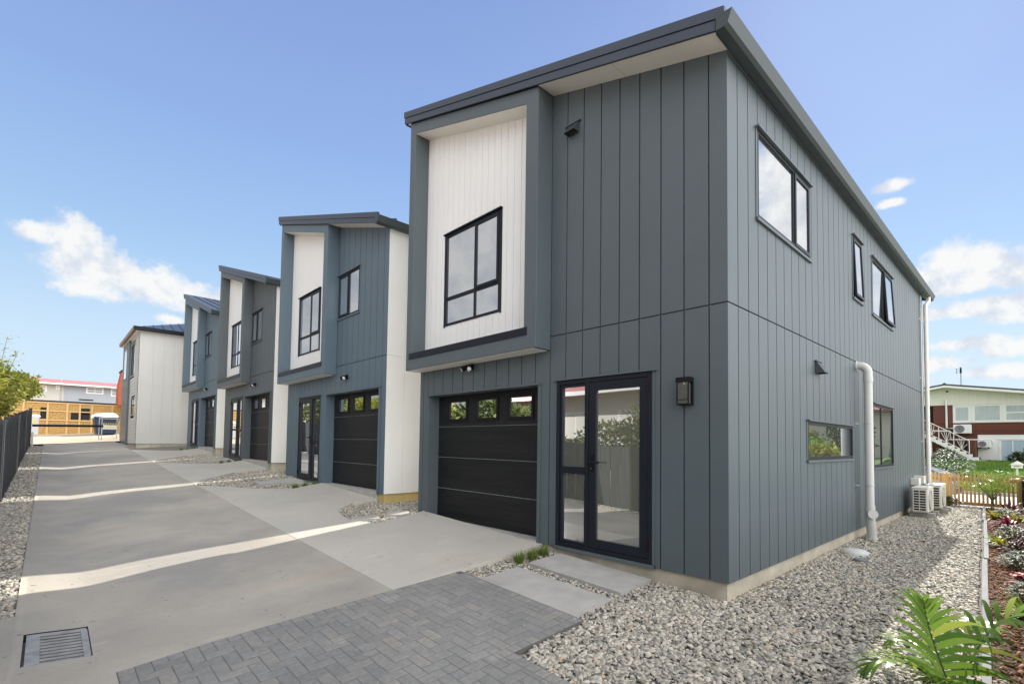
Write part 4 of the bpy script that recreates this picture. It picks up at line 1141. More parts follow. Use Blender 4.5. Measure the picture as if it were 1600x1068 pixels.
def shrub(name, label, cat, loc, mtl, R, H, n, leaf, seed, group=None, flowers=None):
    """small rounded bush of many leaves on twigs"""
    r = random.Random(seed); mb = MB()
    for i in range(n):
        a = r.uniform(0, 2*math.pi); u = r.random()**0.5; z = r.random()
        rad = R*u*(1-0.55*(abs(z-0.4)/0.6)**2)
        c = Vector((rad*math.cos(a), rad*math.sin(a), H*(0.05+0.95*z)*(1-0.35*u*u)))
        mb.t = min(0.995, max(0.01, r.gauss(0.45, 0.25)))
        d = Vector((math.cos(a+r.uniform(-1, 1)), math.sin(a+r.uniform(-1, 1)), r.uniform(-0.1, 1.0)))
        vs, fs = leaf_verts(c, d, leaf*r.uniform(0.6, 1.3), leaf*0.42, 0.4, seg=2); mb._add(vs, fs)
    o = mb.build(name, mtl, loc=loc)
    tw = MB()
    for i in range(9):
        a = r.uniform(0, 2*math.pi); tw.tube([(0, 0, -0.03), (0.4*R*math.cos(a), 0.4*R*math.sin(a), H*0.4), (0.75*R*math.cos(a), 0.75*R*math.sin(a), H*0.75)], [0.006, 0.004, 0.002], 5)
    tw.build('stems', M_BRANCH, o)
    if flowers:
        fm, cnt, fs_ = flowers; fb = MB()
        for i in range(cnt):
            a = r.uniform(0, 2*math.pi); rr = R*r.random()**0.5*0.9; c = Vector((rr*math.cos(a), rr*math.sin(a), H*r.uniform(0.6, 1.05)*(1-0.3*(rr/R)**2)))
            for k in range(5):
                fb.t = r.uniform(0.2, 0.95); an = a+k*2*math.pi/5
                vs, ff = leaf_verts(c, (math.cos(an), math.sin(an), 0.6), fs_, fs_*0.8, 0.6, seg=2); fb._add(vs, ff)
        fb.build('flowers', fm, o)
    return tag(o, label, cat, group)

def frond(stemmb, leafmb, path, r0, n, length, width, seed, droop=0.5, vshape=0.30, tipdir=0.38, skip=0.1):
    """a palm frond: tapered rachis with leaflets on both sides"""
    r = random.Random(seed)
    P = [Vector(p) for p in path]
    # resample the rachis with a Catmull-Rom curve
    Q = [2*P[0]-P[1]]+P+[2*P[-1]-P[-2]]; C = []
    for i in range(1, len(Q)-2):
        for s in range(8):
            t = s/8; a, b, c, d = Q[i-1], Q[i], Q[i+1], Q[i+2]
            C.append(0.5*((2*b)+(c-a)*t+(2*a-5*b+4*c-d)*t*t+(3*b-a-3*c+d)*t**3))
    C.append(P[-1])
    m = len(C)
    stemmb.tube(C, [r0*(1-0.85*i/(m-1)) for i in range(m)], 6)
    for i in range(n):
        t = skip+(1-skip)*(i+0.5)/n; k = t*(m-1); j = min(m-2, int(k)); p = C[j].lerp(C[j+1], k-j)
        d = (C[min(m-1, j+2)]-C[max(0, j-1)]).normalized()
        side = d.cross(Vector((0, 0, 1)))
        if side.length < 0.2: side = d.cross(Vector((0.6, 0.8, 0)))
        side.normalize(); up = side.cross(d).normalized()
        env = math.sin(math.pi*min(1, 0.25+0.72*t))**0.7
        for sg in (-1, 1):
            dd = side*sg*(1-0.55*t)+d*(tipdir+0.9*t*t)+up*vshape*r.uniform(0.5, 1.2)
            leafmb.t = min(0.99, max(0.02, r.gauss(0.42, 0.2)))
            vs, fs = leaf_verts(p, dd, length*env*r.uniform(0.85, 1.12), width*r.uniform(0.8, 1.15), droop*r.uniform(0.5, 1.5), up=up, seg=7, curl=0.35)
            leafmb._add(vs, fs)

def build_plants():
    # young palm in the near right corner
    base = Vector((-0.72, -1.70, T(-0.72, -1.7)))
    p = thing('palm_plant', 'young palm with glossy arching fronds beside the near end of the edging', 'palm', base)
    fr = [([(0, 0, 0.05), (-0.10, 0.03, 0.22), (-0.17, 0.07, 0.40), (-0.22, 0.10, 0.56), (-0.26, 0.12, 0.70)], 16, 0.36, 0.036, 0.95, 1),
          ([(0, 0, 0.05), (0.02, -0.06, 0.30), (0.04, -0.14, 0.50), (0.08, -0.24, 0.62), (0.14, -0.38, 0.66), (0.2, -0.5, 0.62)], 16, 0.34, 0.036, 1.5, 2),
          ([(0, 0, 0.05), (-0.10, 0.10, 0.20), (-0.18, 0.20, 0.28), (-0.26, 0.31, 0.29), (-0.33, 0.40, 0.22)], 14, 0.28, 0.032, 1.3, 3),
          ([(0, 0, 0.05), (-0.18, -0.05, 0.22), (-0.32, -0.12, 0.30), (-0.45, -0.22, 0.28), (-0.55, -0.3, 0.18)], 14, 0.28, 0.032, 1.3, 4),
          ([(0, 0, 0.05), (0.10, 0.10, 0.20), (0.22, 0.22, 0.28), (0.36, 0.34, 0.26), (0.46, 0.42, 0.16)], 14, 0.22, 0.03, 0.8, 5),
          ([(0, 0, 0.05), (0.12, -0.02, 0.28), (0.26, -0.04, 0.42), (0.44, -0.08, 0.46), (0.60, -0.12, 0.38)], 14, 0.28, 0.034, 1.3, 6),
          ([(0, 0, 0.05), (-0.16, 0.02, 0.12), (-0.34, 0.08, 0.14), (-0.5, 0.12, 0.04)], 12, 0.2, 0.03, 0.9, 8)]
    sm = MB(); 
    for path, n, ln, wd, dr, sd in fr:
        lm = MB(); frond(sm, lm, path, 0.008, n, ln, wd, sd, dr); lm.build('frond', M_PALM, p, smooth=True)
    sm.tube([(0, 0, -0.05), (0, 0, 0.08)], [0.03, 0.018], 8)
    sm.build('stem', M_PALMSTEM, p, smooth=True)
    # second palm by the picket fence
    b2 = Vector((11.5, -1.24, T(11.5, -1.24)))
    p2 = thing('palm_plant', 'slender palm with feathery pale fronds in front of the picket fence', 'palm', b2)
    sm = MB()
    for i in range(9):
        a = 2*math.pi*i/9+0.4; e = 0.5+0.28*(i % 3)
        lm = MB(); R = 0.52+0.10*(i % 2)
        path = [(0, 0, 0.22), (R*0.25*math.cos(a), R*0.25*math.sin(a), 0.22+0.33*e), (R*0.6*math.cos(a), R*0.6*math.sin(a), 0.30+0.55*e), (R*1.0*math.cos(a), R*1.0*math.sin(a), 0.28+0.55*e)]
        frond(sm, lm, path, 0.009, 17, 0.26, 0.015, 40+i, 1.0, skip=0.25); lm.build('frond', M_YELLOW if i in (2, 7) else M_PALM, p2)
    sm.tube([(0, 0, -0.05), (0, 0, 0.30)], [0.04, 0.022], 8)
    sm.build('stem', M_PALMSTEM, p2)
    def at(x, dy): return Vector((x, EDGE(x)-dy, T(x, -1.7)))
    rosette('cordyline', 'crimson strappy plant at the far end of the bed before the picket fence', 'plant', at(11.1, 0.42), M_CRIM, 60, 0.36, 0.05, 0.9, 11)
    rosette('cordyline', 'crimson strappy plant in the middle of the far bed, past the silver bush', 'plant', at(8.3, 0.36), M_CRIM, 55, 0.32, 0.045, 0.9, 12)
    rosette('flax_plant', 'yellow strappy plant just in front of the far crimson one', 'plant', at(9.6, 0.20), M_YELLOW, 40, 0.28, 0.05, 0.9, 13)
    rosette('flax_plant', 'yellow strappy plant against the far timber edging', 'plant', at(9.4, 0.52), M_YELLOW, 34, 0.26, 0.045, 0.9, 14)
    shrub('low_shrub', 'cream-flowered low shrub between the two crimson plants', 'shrub', at(9.9, 0.36), M_SILVER, 0.24, 0.22, 420, 0.06, 15, flowers=(M_CREAMFL, 18, 0.04))
    shrub('low_shrub', 'silver-leaved low shrub with cream flowers behind the yellow leaves', 'shrub', at(6.7, 0.38), M_SILVER, 0.26, 0.22, 520, 0.055, 16, flowers=(M_CREAMFL, 24, 0.04))
    rosette('flax_plant', 'yellow and green leaves sprawling in the middle of the bed', 'plant', at(5.6, 0.22), M_YELLOW, 46, 0.24, 0.045, 1.1, 17)
    rosette('flax_plant', 'lime-green tuft beside the plum-coloured bush', 'plant', at(6.1, 0.16), M_LIME, 30, 0.20, 0.03, 0.9, 18)
    shrub('low_shrub', 'plum-coloured bushy plant right of the yellow leaves', 'shrub', at(5.1, 0.42), M_PLUM, 0.22, 0.22, 420, 0.07, 19)
    shrub('low_shrub', 'round silver-green bush just beyond the red flowers', 'shrub', at(4.0, 0.36), M_SILVER, 0.22, 0.22, 560, 0.05, 20)
    rosette('flower_plant', 'small plant with bright red flowers in the bark', 'flower', at(3.0, 0.33), M_PLUM, 30, 0.12, 0.05, 0.6, 21, flower=(M_REDFL, 10, 0.05))
    shrub('low_shrub', 'silver bush on the near side of the red flowers', 'shrub', at(2.25, 0.34), M_SILVER, 0.18, 0.18, 480, 0.045, 22)
    rosette('flax_plant', 'bright lime-green tuft behind the near palm', 'plant', at(1.5, 0.30), M_LIME, 90, 0.22, 0.02, 0.7, 23)
    rosette('flax_plant', 'small orange-yellow tuft behind the near palm fronds', 'plant', at(0.75, 0.42), M_YELLOW, 30, 0.14, 0.03, 0.8, 24)
    shrub('low_shrub', 'dark green shrub at the foot of the fence post beside the outdoor units', 'shrub', Vector((11.95, -0.42, T(11.9, -0.4))), M_HEDGE, 0.22, 0.24, 260, 0.09, 25)
    # grass tufts
    def tuft(loc, label, seed, sc=1.0, group=None):
        r = random.Random(seed); mb = MB()
        for i in range(150):
            a = r.uniform(0, 2*math.pi); e = r.uniform(0.75, 1.5); rr = r.uniform(0, 0.05)*sc
            mb.t = min(0.99, max(0.02, r.gauss(0.55, 0.25)))
            vs, fs = leaf_verts((rr*math.cos(a), rr*math.sin(a), -0.01), (math.cos(a)*math.cos(e), math.sin(a)*math.cos(e), math.sin(e)), r.uniform(0.08, 0.17)*sc, 0.007*sc, 0.5, seg=3)
            mb._add(vs, fs)
        return tag(mb.build('grass_tuft', M_GRASSBLADE, loc=loc), label, 'grass tuft', group)
    G = 'grass tufts planted beside the entries'
    for i, (x, y, w) in enumerate([(-0.62, 2.27, 'nearest the block paving, beside the entry slabs'), (-0.42, 2.25, 'in the middle of three beside the entry slabs'), (-0.20, 2.27, 'closest to the wall beside the entry slabs')]):
        tuft((x, y, T(x, y)-0.01), 'yellow-green grass tuft '+w, 30+i, 1.05, G)
    names = {1: 'second townhouse', 2: 'third townhouse', 3: 'fourth townhouse'}
    for k in (1, 2, 3):
        for i, (x, w) in enumerate([(-0.62, 'furthest from the wall'), (-0.40, 'in the middle'), (-0.16, 'closest to the wall')]):
            y = HY[k]+3.0
            tuft((x, y, T(x, y)-0.005), 'dark grass tuft %s by the %s entry' % (w, names[k]), 50+3*k+i, 0.9, G)
build_plants()

# ------------------------------------------------------------------ small things on the ground
def build_ground_things():
    # drain grate in the dished edge of the driveway
    x0, x1, y0, y1 = -4.93, -4.53, 2.93, 3.62
    dr = thing('drain_grate', 'long slotted steel drain grate set in the driveway near the left edge', 'drain', (0, 0, 0))
    def Z(x, y): return T(x, y)-0.006
    fb = MB(); w = 0.03
    nb = 12
    def strip(a, b, c, d, th=0.03):
        n = 6
        for i in range(n):
            xa = a+(b-a)*i/n; xb = a+(b-a)*(i+1)/n
            fb.hexa([(xa, c, Z(xa, c)-th), (xb, c, Z(xb, c)-th), (xb, d, Z(xb, d)-th), (xa, d, Z(xa, d)-th)], [(xa, c, Z(xa, c)), (xb, c, Z(xb, c)), (xb, d, Z(xb, d)), (xa, d, Z(xa, d))])
    strip(x0+0.09, x1-0.012, y0+0.01, y0+0.04); strip(x0+0.09, x1-0.012, y1-0.04, y1-0.01)
    strip(x0+0.018, x0+0.10, y0+0.01, y1-0.01); strip(x1-0.05, x1-0.006, y0+0.041, y1-0.041)
    fb.build('rim', M_GRATE, dr)
    fb = MB(); k = 9; p = (y1-y0-0.08)/k
    for i in range(k):
        c = y0+0.04+p*i; strip(x0+0.101, x1-0.051, c+p*0.56, c+p*1.0, 0.006)
    fb.build('bars', M_GRATE, dr)
    pm = MB(); zz = T(x0, y0)-0.30
    pm.poly((x0, y0, zz), (x1, y0, zz), (x1, y1, zz), (x0, y1, zz))
    for a, b in (((x0, y0), (x1, y0)), ((x1, y0), (x1, y1)), ((x1, y1), (x0, y1)), ((x0, y1), (x0, y0))):
        n = 6
        for i in range(n):
            pa = (a[0]+(b[0]-a[0])*i/n, a[1]+(b[1]-a[1])*i/n); pb = (a[0]+(b[0]-a[0])*(i+1)/n, a[1]+(b[1]-a[1])*(i+1)/n)
            pm.poly((*pa, zz), (*pb, zz), (*pb, T(*pb)+0.0005), (*pa, T(*pa)+0.0005))
    pm.build('pit', M_PIT, dr)
    # entry slabs and stepping slabs
    up = lambda dz: (lambda x, y: T(x, y)+dz)
    tag(polysheet('paving_slab', M_SLAB, [(-1.343, 0.81), (-0.77, 0.81), (-0.77, 2.13), (-1.343, 2.13)], up(0.006)), 'large concrete slab lying along the block paving', 'slab')
    tag(polysheet('paving_slab', M_SLAB, [(-0.60, 0.825), (-0.035, 0.825), (-0.035, 2.13), (-0.60, 2.13)], up(0.014)), 'large concrete slab directly under the entry door', 'slab')
    tag(polysheet('paving_slab', M_SLAB, [(-1.13, 5.75), (-0.75, 5.47), (-0.70, 5.70), (-1.02, 5.97)], up(0.02)), 'concrete stepping slab at the driveway side of the gravel patch', 'slab')
    tag(polysheet('paving_slab', M_SLAB, [(-0.55, 5.62), (-0.25, 5.36), (-0.12, 5.62), (-0.42, 5.84)], up(0.025)), 'concrete stepping slab in the gravel nearer the walls', 'slab')
    for k, nm in ((1, 'second'), (2, 'third')):
        y = HY[k]+3.9
        tag(polysheet('paving_slab', M_SLAB, [(-1.10, y), (-0.10, y), (-0.10, y+0.6), (-1.10, y+0.6)], up(0.02)), 'grey slab before the entry of the %s townhouse' % nm, 'slab')
    # inspection covers by the side wall
    z = T(3.4, -0.28)
    mb = MB()
    mb.tube([(3.42, -0.27, z-0.05), (3.42, -0.27, z+0.02), (3.42, -0.27, z+0.045), (3.42, -0.27, z+0.06)], [0.17, 0.165, 0.13, 0.05], 20)
    tag(mb.build('inspection_cover', M_PIPE, smooth=True), 'domed pale grey inspection cover in the pebbles by the wall', 'drain cover')
    mb = MB()
    z = T(2.95, -0.44); mb.tube([(2.95, -0.44, z-0.05), (2.95, -0.44, z+0.015), (2.95, -0.44, z+0.02)], [0.085, 0.085, 0.08], 18)
    tag(mb.build('inspection_cover', mat('dark_cover', (0.20, 0.205, 0.21), 0.6, 0.15, 9)), 'small dark grey disc cover lying in the pebbles', 'drain cover')
    # outdoor units
    def unit(x, y, z, label, seed):
        L_, D, H = 0.80, 0.27, 0.55
        u = thing('outdoor_unit', label, 'air conditioner', (x, y, z), 'cream outdoor units by the side wall')
        mb = MB(); mb.box(0, L_, 0, D, 0.02, H-0.015)
        b = mb.build('casing', M_ACBODY, u, bevel=0.02)
        mb = MB(); mb.box(-0.008, L_+0.008, -0.008, D+0.008, H-0.03, H); mb.build('lid', M_ACBODY, u, bevel=0.012)
        # grille on the end that faces the driveway
        mb = MB(); mb.box(-0.004, -0.001, 0.035, D-0.03, 0.06, H-0.06); g = mb.build('grille', M_PIT, u)
        mb = MB()
        for i in range(9): 
            zz = 0.06+(H-0.12)*i/8; mb.box(-0.010, -0.0045, 0.03, D-0.025, zz-0.008, zz+0.008)
        for yy in (0.03, 0.14, D-0.03): mb.box(-0.0115, -0.0045, yy-0.006, yy+0.006, 0.055, H-0.055)
        mb.build('slats', M_ACBODY, g)
        # round fan guard on the long side
        mb = MB(); c = (0.32, 0.275)
        mb.tube([(c[0], -0.002, c[1]), (c[0], -0.006, c[1])], 0.21, 28); fg = mb.build('fan_guard', M_PIT, u)
        mb = MB()
        for rr in (0.05, 0.09, 0.13, 0.17, 0.21):
            pts = [(c[0]+rr*math.cos(2*math.pi*i/28), -0.010, c[1]+rr*math.sin(2*math.pi*i/28)) for i in range(29)]
            mb.tube(pts, 0.004, 5, caps=False)
        for i in range(8): mb.tube([(c[0]+0.03*math.cos(i*math.pi/4), -0.011, c[1]+0.03*math.sin(i*math.pi/4)), (c[0]+0.21*math.cos(i*math.pi/4), -0.011, c[1]+0.21*math.sin(i*math.pi/4))], 0.004, 5)
        mb.build('guard_wires', M_ACBODY, fg)
        mb = MB(); mb.tube([(0.05, -0.004, 0.42), (0.05, -0.02, 0.40), (0.05, -0.02, 0.30), (0.05, -0.004, 0.28)], 0.012, 8); mb.build('handle', M_ACBODY, u)
        for xx in (0.10, 0.62):
            mb = MB(); mb.box(xx, xx+0.09, -0.10, D+0.06, -0.08, 0.018); mb.build('foot_block', M_SLAB, u, bevel=0.008)
        return u
    z = T(9, -0.3)+0.07
    unit(8.68, -0.415, z, 'nearer cream outdoor unit with a black grille on its end', 1)
    unit(9.85, -0.50, z+0.01, 'further cream outdoor unit, half hidden behind the nearer one', 2)
build_ground_things()

# ------------------------------------------------------------------ fences
def build_fences():
    # black paling fence along the left of the driveway
    f = thing('paling_fence', 'black stained paling fence along the left of the driveway', 'fence', (0, 0, 0))
    r = random.Random(2)
    top = lambda y: 1.03+0.0511*y-(0.0 if y > 4 else 0.0)
    y = -5.0; pl = 0
    while y < 30.9:
        mb = MB(); ye = min(y+2.4, 31.0); yy = y
        while yy < ye-0.02:
            w = 0.148; x = -5.49+(0.012 if int(round((yy-y)/0.15)) % 2 else -0.008)+r.uniform(-0.004, 0.004)
            zt = top(y+1.2)+0.0511*(yy-y-1.2)*0.9+r.uniform(-0.008, 0.008); zb = T(-5.5, yy)-0.05
            mb.box(x-0.02, x, yy, yy+w, zb, zt); yy += 0.15
        mb.build('paling_panel', M_BLKTIMBER, f)
        mb = MB(); mb.box(-5.60, -5.52, y-0.045, y+0.045, T(-5.5, y)-0.1, top(y)+0.02); mb.build('post', M_BLKTIMBER, f)
        y = ye
    mb = MB(); mb.box(-5.56, -5.44, 31.01, 31.13, 0.6, top(31)+0.08); mb.build('end_post', M_BLKTIMBER, f)
    mb = MB(); mb.tube([(-5.39, 31.1, 0.85), (-5.39, 31.1, 1.55)], 0.04, 10); tag(mb.build('bollard', M_WHITEPAINT), 'short white post at the far end of the black fence', 'post')
    mb = MB(); mb.tube([(-5.42, 31.25, 1.87), (-2.75, 31.6, 1.93)], 0.06, 8); tag(mb.build('barrier_pole', M_BLACK), 'long thin black barrier pole across the end of the driveway', 'barrier')
    # pine picket fence at the far end of the pebble strip
    f = thing('picket_fence', 'orange-brown treated pine picket fence beyond the outdoor units', 'fence', (12.42, 0, 0))
    y = 1.8; k = 0
    while y > -1.66:
        h = 0.715-0.008*math.sin(k*1.7)
        mb = MB(); mb.box(-0.02, 0.0, y-0.021, y+0.021, -0.06, h-0.02); mb.prism([(y-0.021, h-0.02), (y+0.021, h-0.02), (y+0.012, h), (y-0.012, h)], 'x', -0.02, 0.0)
        mb.build('picket', M_PINE, f); y -= 0.0765; k += 1
    for z in (-0.10, 0.52):
        mb = MB(); mb.box(0.001, 0.04, -1.68, 1.9, z, z+0.085); mb.build('rail', M_PINE, f)
    for yy in (1.2, -0.335, -1.70):
        mb = MB(); mb.box(-0.03, 0.07, yy-0.05, yy+0.05, -0.3, 0.69); mb.build('post', M_PINE, f, bevel=0.004)
    # black fence on the right
    f = thing('paling_fence', 'black fence on the right, behind the bark bed', 'fence', (0, 0, 0))
    g = lambda x: -1.71+0.0594*(x-12.4)
    x = -4.5; i = 0
    while x < 12.3:
        mb = MB(); xe = min(x+2.1, 12.38); xx = x
        while xx < xe-0.02:
            mb.hexa([(xx, g(xx)-0.03, -0.3), (xx+0.148, g(xx)-0.03, -0.3), (xx+0.148, g(xx), -0.3), (xx, g(xx), -0.3)], [(xx, g(xx)-0.03, 0.62+0.0*xx), (xx+0.148, g(xx)-0.03, 0.62), (xx+0.148, g(xx), 0.62), (xx, g(xx), 0.62)]); xx += 0.15
        mb.build('paling_panel', M_BLKTIMBER, f)
        mb = MB(); mb.box(x-0.04, x+0.04, g(x)-0.12, g(x)-0.035, -0.3, 0.66); mb.build('post', M_BLKTIMBER, f); x = xe
    mb = MB(); mb.box(12.30, 12.40, -1.86, -1.76, -0.3, 1.38); mb.build('end_post', M_BLKTIMBER, f)
build_fences()

# ------------------------------------------------------------------ leafy trees
def crown(name, label, cat, loc, mtl, lobes, n, leaf, seed, trunk=None, twigs=(), kind_n=None):
    """tree or hedge: tapered trunk and limbs, crown of leaf-sized faces spread through several uneven lobes"""
    r = np.random.default_rng(seed)
    t = thing(name, label, cat, loc)
    w = np.array([l[3]*l[4]*l[5] for l in lobes])**0.75; w = w/w.sum()
    idx = r.choice(len(lobes), n, p=w)
    L = np.array(lobes)[idx]
    d = r.standard_normal((n, 3)); d /= np.linalg.norm(d, axis=1)[:, None]
    rad = r.uniform(0.25, 1.0, n)**0.45*(1+0.13*r.standard_normal(n))
    C = L[:, :3]+d*L[:, 3:6]*rad[:, None]
    # clumps: drop leaves in random hollows so that gaps show
    hol = np.array([l[:3] for l in lobes])[r.choice(len(lobes), 14)]+r.standard_normal((14, 3))*np.array(lobes)[:, 3:6].mean(0)*0.7
    keep = np.ones(n, bool)
    for h in hol: keep &= (np.linalg.norm((C-h)/np.array(lobes)[:, 3:6].mean(0), axis=1) > 0.22)
    C = C[keep]; d = d[keep]; m = len(C)
    ax = d+r.standard_normal((m, 3))*0.8+np.array([0, 0, -0.2]); ax /= np.linalg.norm(ax, axis=1)[:, None]
    sd = np.cross(ax, r.standard_normal((m, 3))); sd /= np.linalg.norm(sd, axis=1)[:, None]
    ln = leaf*r.uniform(0.6, 1.4, m)[:, None]; wd = ln*0.24
    nrm = np.cross(ax, sd)
    V = np.stack([C, C+ax*ln*0.5+sd*wd+nrm*ln*0.05, C+ax*ln-nrm*ln*0.12, C+ax*ln*0.5-sd*wd+nrm*ln*0.05], 1)
    F = np.arange(m*4).reshape(m, 4)
    tone = np.repeat(np.clip(r.normal(0.45, 0.22, m)+0.18*np.sin(C[:, 0]*2.1+C[:, 2]*3.3)+0.1*np.sin(C[:, 1]*4.0), 0.02, 0.99), 4)
    np_mesh('crown', V.reshape(-1, 3), F, mtl, tone, parent=t)
    mb = MB()
    rr = random.Random(seed)
    for (p, rad_) in (trunk or []): mb.tube(p, [rad_*(1-0.6*i/(len(p)-1)) for i in range(len(p))], 8)
    for l in lobes:
        b = trunk[0][0][-1] if trunk else (0, 0, 0)
        mid = [(b[i]+l[i])/2+rr.uniform(-0.1, 0.1) for i in range(3)]
        mb.tube([b, mid, l[:3]], [0.035, 0.022, 0.008], 6)
    for p in twigs: mb.tube(p, [0.012, 0.008, 0.003][:len(p)] if len(p) == 3 else 0.006, 5)
    mb.build('trunk', M_BRANCH, t, smooth=True)
    return t

def build_left_background():
    # leafy bush leaning over the black fence
    crown('tree', 'yellow-green leafy bush leaning over the black fence at the left edge', 'tree', (-6.3, 17.0, T(-6, 17)), M_BUSH,
          [(-0.40, -1.8, 1.95, 0.7, 1.2, 0.75), (-0.10, 0.2, 2.10, 0.75, 1.3, 0.75), (0.25, 2.0, 2.45, 0.65, 1.1, 0.55), (0.70, 3.2, 2.62, 0.5, 0.9, 0.40), (-0.6, 0.2, 2.9, 0.7, 1.2, 0.55), (-0.15, -2.8, 1.55, 0.6, 1.1, 0.6), (-0.1, -0.8, 1.75, 0.5, 1.8, 0.40), (0.15, 1.2, 1.95, 0.5, 1.2, 0.4), (0.1, 1.4, 2.75, 0.5, 0.9, 0.4)],
          30000, 0.12, 3, trunk=[([(0, 0.3, -0.1), (0.05, 0.35, 0.9), (0, 0.4, 1.7)], 0.09)])
    # wispy shoots above it
    r = np.random.default_rng(9)
    t = thing('tree', 'wispy bare-stemmed shoots sticking up above the leafy bush', 'tree', (-6.1, 19.0, T(-6, 19)+1.2))
    mb = MB(); lv = MB(); rr = random.Random(4)
    for k, (ex, ey, ez) in enumerate([(0.25, 0.2, 2.75), (0.5, 0.3, 2.35), (0.05, -0.1, 2.2), (0.75, 0.5, 1.65), (0.35, -0.5, 2.0)]):
        p = [(0.02*k, 0.05*k, 0), (ex*0.4, ey*0.5, ez*0.55), (ex, ey, ez)]
        mb.tube(p, [0.014, 0.009, 0.004], 5)
        for i in range(46):
            tt = 0.45+0.55*rr.random()**0.7
            c = Vector(p[1]).lerp(Vector(p[2]), (tt-0.4)/0.6) if tt > 0.4 else Vector(p[0])
            c += Vector((rr.gauss(0, 0.07), rr.gauss(0, 0.07), rr.gauss(0, 0.06)))
            lv.t = rr.uniform(0.02, 0.75); a = rr.uniform(0, 6.28)
            vs, fs = leaf_verts(c, (math.cos(a), math.sin(a), rr.uniform(-0.5, 0.5)), rr.uniform(0.09, 0.17), 0.045, 0.4, seg=2); lv._add(vs, fs)
    mb.build('stems', M_BRANCH, t); lv.build('crown', M_BUSH, t)
    # building site behind the driveway
    mb = MB()
    for i in range(10):
        for j in range(8):
            xa, xb = -9+1.2*i, -9+1.2*(i+1); ya, yb = 32.0+2.5*j, 32.0+2.5*(j+1)
            z = lambda x, y: T(x, y)+0.012
            mb.poly((xa, ya, z(xa, ya)), (xb, ya, z(xb, ya)), (xb, yb, z(xb, yb)), (xa, yb, z(xa, yb)))
    struct(mb.build('site_dirt', M_DIRT, smooth=True))
    w = thing('timber_framed_wall', 'orange strand-board wall of a half-built house with dark window openings', 'wall', (0, 44, 0))
    ops = [(-3.74, -2.72, 2.55, 3.02), (-3.25, -2.73, 2.95, 3.36), (-5.28, -4.88, 2.55, 3.32)]
    mb = MB()
    groove_wall(mb, 'y', 0.0, -1, -7.6, 3.0, 1.40, lambda x: 3.62+0.0*x, [-4.9+1.2*i for i in range(-2, 7)], ops, [2.5, 3.1], gw=0.02, gd=0.01)
    mb.box(-7.6, 3.0, 0.015, 0.10, 1.4, 3.6)
    mb.build('strand_board', M_OSB, w)
    mb = MB()
    for x in (-6.1, -4.92, -3.93, -3.27, -2.62, -1.5, -0.4): mb.box(x-0.05, x+0.05, -0.05, -0.012, 1.42, 3.60)
    for z in (2.44, 3.06): mb.box(-7.6, 3.0, -0.075, -0.051, z, z+0.07)
    mb.box(-7.6, 3.0, -0.06, -0.012, 3.61, 3.70)
    mb.build('stud', mat('pale_pine', (0.66, 0.45, 0.20), 0.7, 0.1, 4), w)
    mb = MB()
    for a, b, c, d in ops: mb.box(a, b, 0.005, 0.012, c, d)
    mb.build('opening', M_PIT, w)
    mb = MB(); mb.box(-7.6, 3.0, -0.10, 0.3, 3.71, 3.80); mb.build('wall_plate', M_BLACK, w)
    # long house with the red roof
    h = thing('red_roofed_house', 'long pale two-storey house with a pinkish red roof far behind the building site', 'house', (0, 58, 0))
    mb = MB(); mb.box(-14.0, -3.95, 0.0, 8.0, 1.2, 6.02); mb.build('cream_wall', M_PALEWALL, h)
    mb = MB(); mb.box(-3.949, 9.0, 0.0, 8.0, 1.2, 6.02); mb.build('blue_grey_wall', M_BLUEWALL, h)
    mb = MB(); mb.prism([(-0.7, 5.98), (8.7, 5.98), (4.0, 6.76), (-0.7, 6.08)], 'x', -14.5, 9.5)
    mb.prism([(-0.75, 6.085), (4.0, 6.78), (4.0, 6.82), (-0.75, 6.12)], 'x', -14.5, 9.5); mb.build('roof', M_REDROOF, h)
    mb = MB(); mb.box(-14.5, 9.5, -0.80, -0.70, 5.96, 6.10); mb.build('gutter', M_WHITEPAINT, h)
    for (a, b, c, d, m_) in [(-5.6, -5.1, 5.35, 5.85, ()), (-4.48, -4.25, 5.6, 5.92, ()), (-2.40, -1.22, 5.40, 5.95, (-1.81,)), (-0.62, 0.5, 5.28, 5.95, (-0.06,)), (2.0, 3.4, 5.3, 5.95, (2.7,)), (-8.5, -7.2, 5.3, 5.9, (-7.85,))]:
        window(h, 'y', 0.0, -1, a, b, c, d, mull=m_, trans=(c+d)/2, glass=M_GLASSF, frame=M_WHITEPAINT, flash=M_WHITEPAINT, t=0.07)
    mb = MB(); mb.tube([(-4.15, -0.05, 2.0), (-4.15, -0.05, 6.7)], 0.03, 6); mb.build('vent_pipe', M_GALV, h)
    mb = MB(); mb.box(-2.9, -1.9, -0.05, -0.005, 4.72, 4.82); mb.build('wall_vent', M_BLACK, h)
    # red-brown timber end wall seen beside the white house
    o = thing('orange_house', 'narrow slice of an orange-brown clad house beyond the white house', 'house', (-1.36, 42, 0))
    mb = MB(); mb.prism([(0, 3.62), (4, 3.62), (4, 6.6), (0.16, 6.0), (0.0, 4.9)], 'y', 0, 1.6); mb.build('wall', M_ORANGE, o)
    mb = MB(); mb.prism([(0.1, 6.0), (4, 6.62), (4, 6.72), (0.1, 6.08)], 'y', -0.1, 1.7); mb.build('roof', M_BLACK, o)
    # skip with a heap under a white sheet
    s = thing('skip_bin', 'navy blue skip bin on the building site', 'skip', (-2.05, 40, 1.42))
    mb = MB()
    mb.hexa([(-0.50, 0, 0.15), (0.50, 0, 0.15), (0.50, 1.6, 0.15), (-0.50, 1.6, 0.15)], [(-0.66, -0.2, 1.22), (0.62, -0.2, 1.22), (0.62, 1.8, 1.22), (-0.66, 1.8, 1.22)])
    mb.build('bin', M_SKIPBLUE, s, bevel=0.02)
